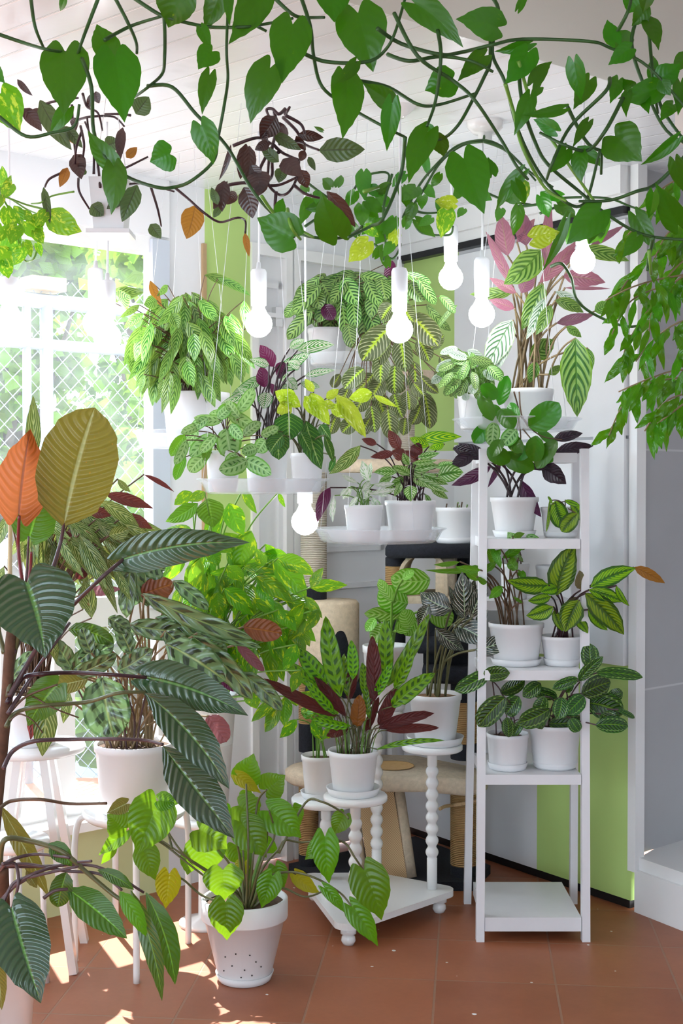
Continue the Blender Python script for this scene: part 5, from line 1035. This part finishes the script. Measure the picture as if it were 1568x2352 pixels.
# ------------------------------------------------------------------ pothos over the middle, tied along hooks
t = thing('hooked_pothos', 'pothos cluster tied along ceiling hooks and the round lamp fitting, mid height', 'hanging plant', P(1000, 420, 3.7))
leaves(t, '''835 395 838 462 38;830 470 830 522 38;840 462 882 488 32;880 510 862 562 46;845 555 800 602 50 0 0 0 0 l;910 530 895 578 30 0 0 0 0 l;975 360 984 406 20;955 430 925 462 38;1045 468 998 462 36 0 0 0 0 l;1028 482 1012 547 44 0 0 0 0 v;955 505 1000 545 28;970 450 968 482 26;760 430 740 410 28;775 428 783 402 22;715 455 690 517 32;705 440 690 425 20;1090 365 1110 422 46;1190 420 1205 468 46 0 0 0 0 v;1190 475 1178 542 32;880 530 920 500 30;820 540 800 500 24;850 430 880 450 28;900 560 880 590 26;925 430 935 480 30;860 500 830 540 30;980 430 1000 455 24;740 470 700 480 26;890 470 860 440 26;950 470 930 510 28;815 440 800 475 30;870 440 900 420 24;905 500 900 540 30;845 480 870 500 26;930 520 950 480 24;990 500 960 520 24;1060 430 1040 460 26;730 440 725 470 22;1010 460 1005 490 22;860 590 880 560 20;800 500 780 520 24;1065 480 1050 500 20;1100 440 1130 460 28;1150 480 1140 510 24;1010 400 990 430 22;1240 450 1260 500 34;1280 470 1330 500 30;1165 445 1195 470 30;1290 450 1240 440 26;890 610 870 570 22;840 520 870 545 26 0 0 0 0 v;1320 520 1300 560 32;930 400 900 430 26''', 3.68, {'': LM['pothos'], 'l': LM['lime'], 'v': LM['pothosvar']}, 'sagit')
tubes(t, 'stem', '700 520 760 480 800 455 830 410 870 396 893 402 885 440 882 500;925 500 960 430 1000 380 1050 335 1108 322 1150 335 1190 370 1230 415;1108 324 1160 345 1210 390 1270 430;930 500 970 440 1010 375 1060 335 1108 326;1180 475 1230 470 1290 455 1390 455 1450 475 1568 520;940 480 980 490 1030 485;950 510 970 535 1030 540 1040 520;860 560 900 595 920 560 890 580;700 415 740 445 780 470;1110 325 1112 308;1110 440 1160 460 1220 470;1240 490 1290 470;900 400 880 480 885 560 880 600', 3.72, .0038, SM['vine'])
t = thing('fallen_vine_end', 'dark green woody vine curving down before the huge fishbone leaf at right', 'vine', P(1300, 600, 3.5))
tubes(t, 'stem', '1265 612 1290 606 1312 640 1325 690 1370 725 1440 750 1500 740', 3.5, .0042, SM['vine'])
leaves(t, '1370 525 1350 562 42;1385 500 1380 560 40;1345 510 1310 560 30;1440 640 1400 700 24', 3.45, {'': LM['pothos']}, 'sagit')

# ------------------------------------------------------------------ weeping fig, right
t = thing('weeping_fig', 'weeping fig branches with narrow wavy leaves hanging in from the right edge', 'tree', P(1640, 700, 3.0))
brs = '''1640 640 1568 655 1500 665 1440 700 1400 780;1640 520 1560 555 1480 600 1430 660 1400 720;1640 600 1560 640 1490 710 1440 790 1430 830;1640 720 1560 740 1500 780 1460 830;1640 860 1540 870 1480 885 1430 930 1398 1000;1640 900 1570 905 1520 930 1480 990;1640 420 1540 440 1490 480 1450 530 1420 560;1640 880 1580 920 1540 950 1500 980;1640 560 1580 590 1530 640 1500 700 1490 760;1640 480 1580 500 1530 540 1500 600;1640 700 1590 760 1560 820;1640 620 1520 640 1450 660 1390 690;1640 860 1560 850 1490 870 1420 900;1640 380 1590 400 1540 420 1500 450'''
tubes(t, 'branch', brs, 2.98, .0021, SM['tan'])
rg = random.Random(77); ld = []
for e, fl_ in parse(brs):
    pts = [(e[i], e[i + 1]) for i in range(0, len(e), 2)]
    for k in range(14):
        f = (k + rg.random() * .6) / 14 * (len(pts) - 1); i = min(int(f), len(pts) - 2); g = f - i
        x = pts[i][0] + (pts[i + 1][0] - pts[i][0]) * g; y = pts[i][1] + (pts[i + 1][1] - pts[i][1]) * g
        if x > 1590: continue
        a = rg.uniform(1.25, 2.5); l = rg.uniform(48, 82)
        ld.append('%.0f %.0f %.0f %.0f %.0f' % (x, y, x + l * math.cos(a), y + l * math.sin(a), rg.uniform(15, 24)))
leaves(t, ';'.join(ld[:190]), 2.98, {'': LM['ficus']}, 'lance', split=False, wave=.35, wn=2, jd=.1)

# ------------------------------------------------------------------ heart-leaved pothos vine overhead
t = thing('pothos_vine', 'long pothos vine with large heart leaves looping under the ceiling across the whole top', 'vine', P(1568, 250, 2.4))
tubes(t, 'vine', '''-40 66 50 97 105 113 150 120;70 -10 80 60 100 110;232 -20 205 50 190 90 178 125;256 -20 290 45 312 95 314 122;240 92 300 60 370 38;372 -15 378 60 378 130 372 170 340 200 310 222;-40 240 0 270 60 313 120 305 170 290 182 240;338 198 395 200 450 262 520 335 585 445 660 520 720 545 790 545 832 520;
188 135 210 200 215 300 240 360 290 405 360 430 400 430 440 415 490 370 500 320 515 240 523 180 520 110 525 -20;292 -15 360 30 400 45 480 62 560 62 610 55 672 42;545 -10 570 45 612 72;688 -15 712 60 720 130 740 200 800 245 870 285 930 315;620 -15 670 32 700 40 745 40;690 120 740 140 800 145 850 140 880 120 905 80 932 -10;866 65 920 100 1010 125 1060 120 1130 103 1200 90 1350 95 1400 110 1490 155 1600 280;820 185 890 200 960 240 1010 240 1090 215;
905 30 960 130 1040 185 1090 230 1150 320 1185 380 1212 412;1125 60 1125 140 1110 180 1085 230 1050 290 1010 320 960 310;1005 70 1012 130 1000 230 980 290;890 125 940 140 1010 130 1080 140 1132 165;1128 -10 1145 30 1130 120 1160 190 1190 300 1240 400 1300 465 1345 462 1378 345 1380 400;1190 150 1200 240 1230 330 1260 380 1330 440 1390 490 1480 540 1600 552;1400 180 1390 210 1310 290 1270 370 1255 412;1430 225 1390 300 1350 345 1300 335 1240 305;1300 240 1350 330 1400 345 1416 312;
1500 160 1520 250 1600 360;1478 -15 1490 80 1500 190 1510 260;1600 330 1510 420 1460 440 1400 460 1330 462;1470 20 1450 100 1480 200 1530 300 1600 340;930 315 920 400 880 500 850 520 800 545;655 490 660 520 676 546;1500 545 1490 590 1486 620;1410 85 1440 30 1450 -10''', 2.36, .0034, SM['vine'], jd=.09)
tubes(t, 'vine', '1160 193 1180 260 1200 340 1250 430 1300 462;1490 575 1495 630;660 480 668 520 690 550;835 440 870 430;1190 140 1230 260 1300 370 1370 470;600 450 640 500 720 545', 2.30, .0032, SM['vinel'])
leaves(t, '''150 120 147 266 112 0 8 -2;264 130 286 282 108 0 -8 -2;250 122 222 55 64 0 20 0 6;410 -20 386 64 96;2 215 46 310 84 0 0 0 4 v;-15 160 12 192 34;155 250 113 310 38 0 0 0 8;262 380 202 300 50 -8 0 0 0;262 385 255 494 58;390 354 344 372 74 0 0 0 0;148 -5 138 26 18;505 -15 466 68 54;526 -12 528 62 24;598 -25 524 102 80;487 118 455 160 56;462 64 484 118 30;672 56 647 192 98 0 0 -3;620 156 575 284 80 10 10;481 172 464 264 40;462 288 490 378 62;
765 -30 768 52 84;822 30 857 166 118 0 -5 0 4;795 180 786 320 78;816 145 764 196 32;672 544 590 500 94 0 0 0 -4;640 490 650 455 28;775 540 738 442 82;900 238 888 348 46;897 236 832 190 48;982 303 938 422 64;952 8 1064 110 66 -16 0;1142 62 1046 44 74 10 0;1036 185 975 208 74;1112 128 1050 188 46;1216 100 1134 118 30;1212 120 1158 194 64;1004 315 1018 360 42;1064 364 1112 492 100 0 0 -3 -4;1092 366 1110 422 46 0 0 0 10;1196 398 1138 487 36 10;
1224 190 1268 141 36 -8;1318 144 1335 234 44;1353 184 1316 252 46;1420 184 1400 239 36;1512 203 1418 226 60 -6 0;1443 100 1386 88 50;1446 112 1396 150 44;1412 96 1394 45 40;1460 -12 1440 32 54;1490 -22 1476 30 38;1490 50 1512 116 40;1515 180 1562 146 54;1500 176 1500 128 28;1440 214 1438 270 26;1480 224 1490 262 28;1545 240 1515 280 36;1562 190 1556 266 38;1412 312 1474 371 98 0 0 -2 -4;1552 320 1470 379 30 -8;1332 354 1336 420 40;1334 348 1384 386 34 -10;1300 344 1256 400 40;1350 280 1314 340 28;
1292 250 1195 264 26 -8;1275 300 1224 274 36;1216 224 1180 312 42;1184 420 1205 470 30;1376 486 1300 562 74 0 0 0 0 g;1298 510 1244 624 26 -10;1225 548 1286 532 54 0 0 0 0 l;1370 500 1352 562 42 0 0 0 8;1462 545 1428 592 38;1460 495 1506 576 46 0 0 0 6;1556 516 1504 420 58;1500 444 1488 502 32;1190 20 1215 -20 20;1550 370 1568 440 40;1130 400 1120 360 30 0 30 0 8;1450 200 1430 180 30;1480 20 1450 60 40;1520 190 1540 220 34;1570 130 1545 170 34;1240 200 1215 230 24;985 290 1000 310 18;740 300 720 290 10''',
 2.34, {'': LM['pothos'], 'v': LM['pothosvar'], 'l': LM['lime'], 'g': LM['pothos']}, 'heart', jd=.06, droll=18, nr=16, nc=5)
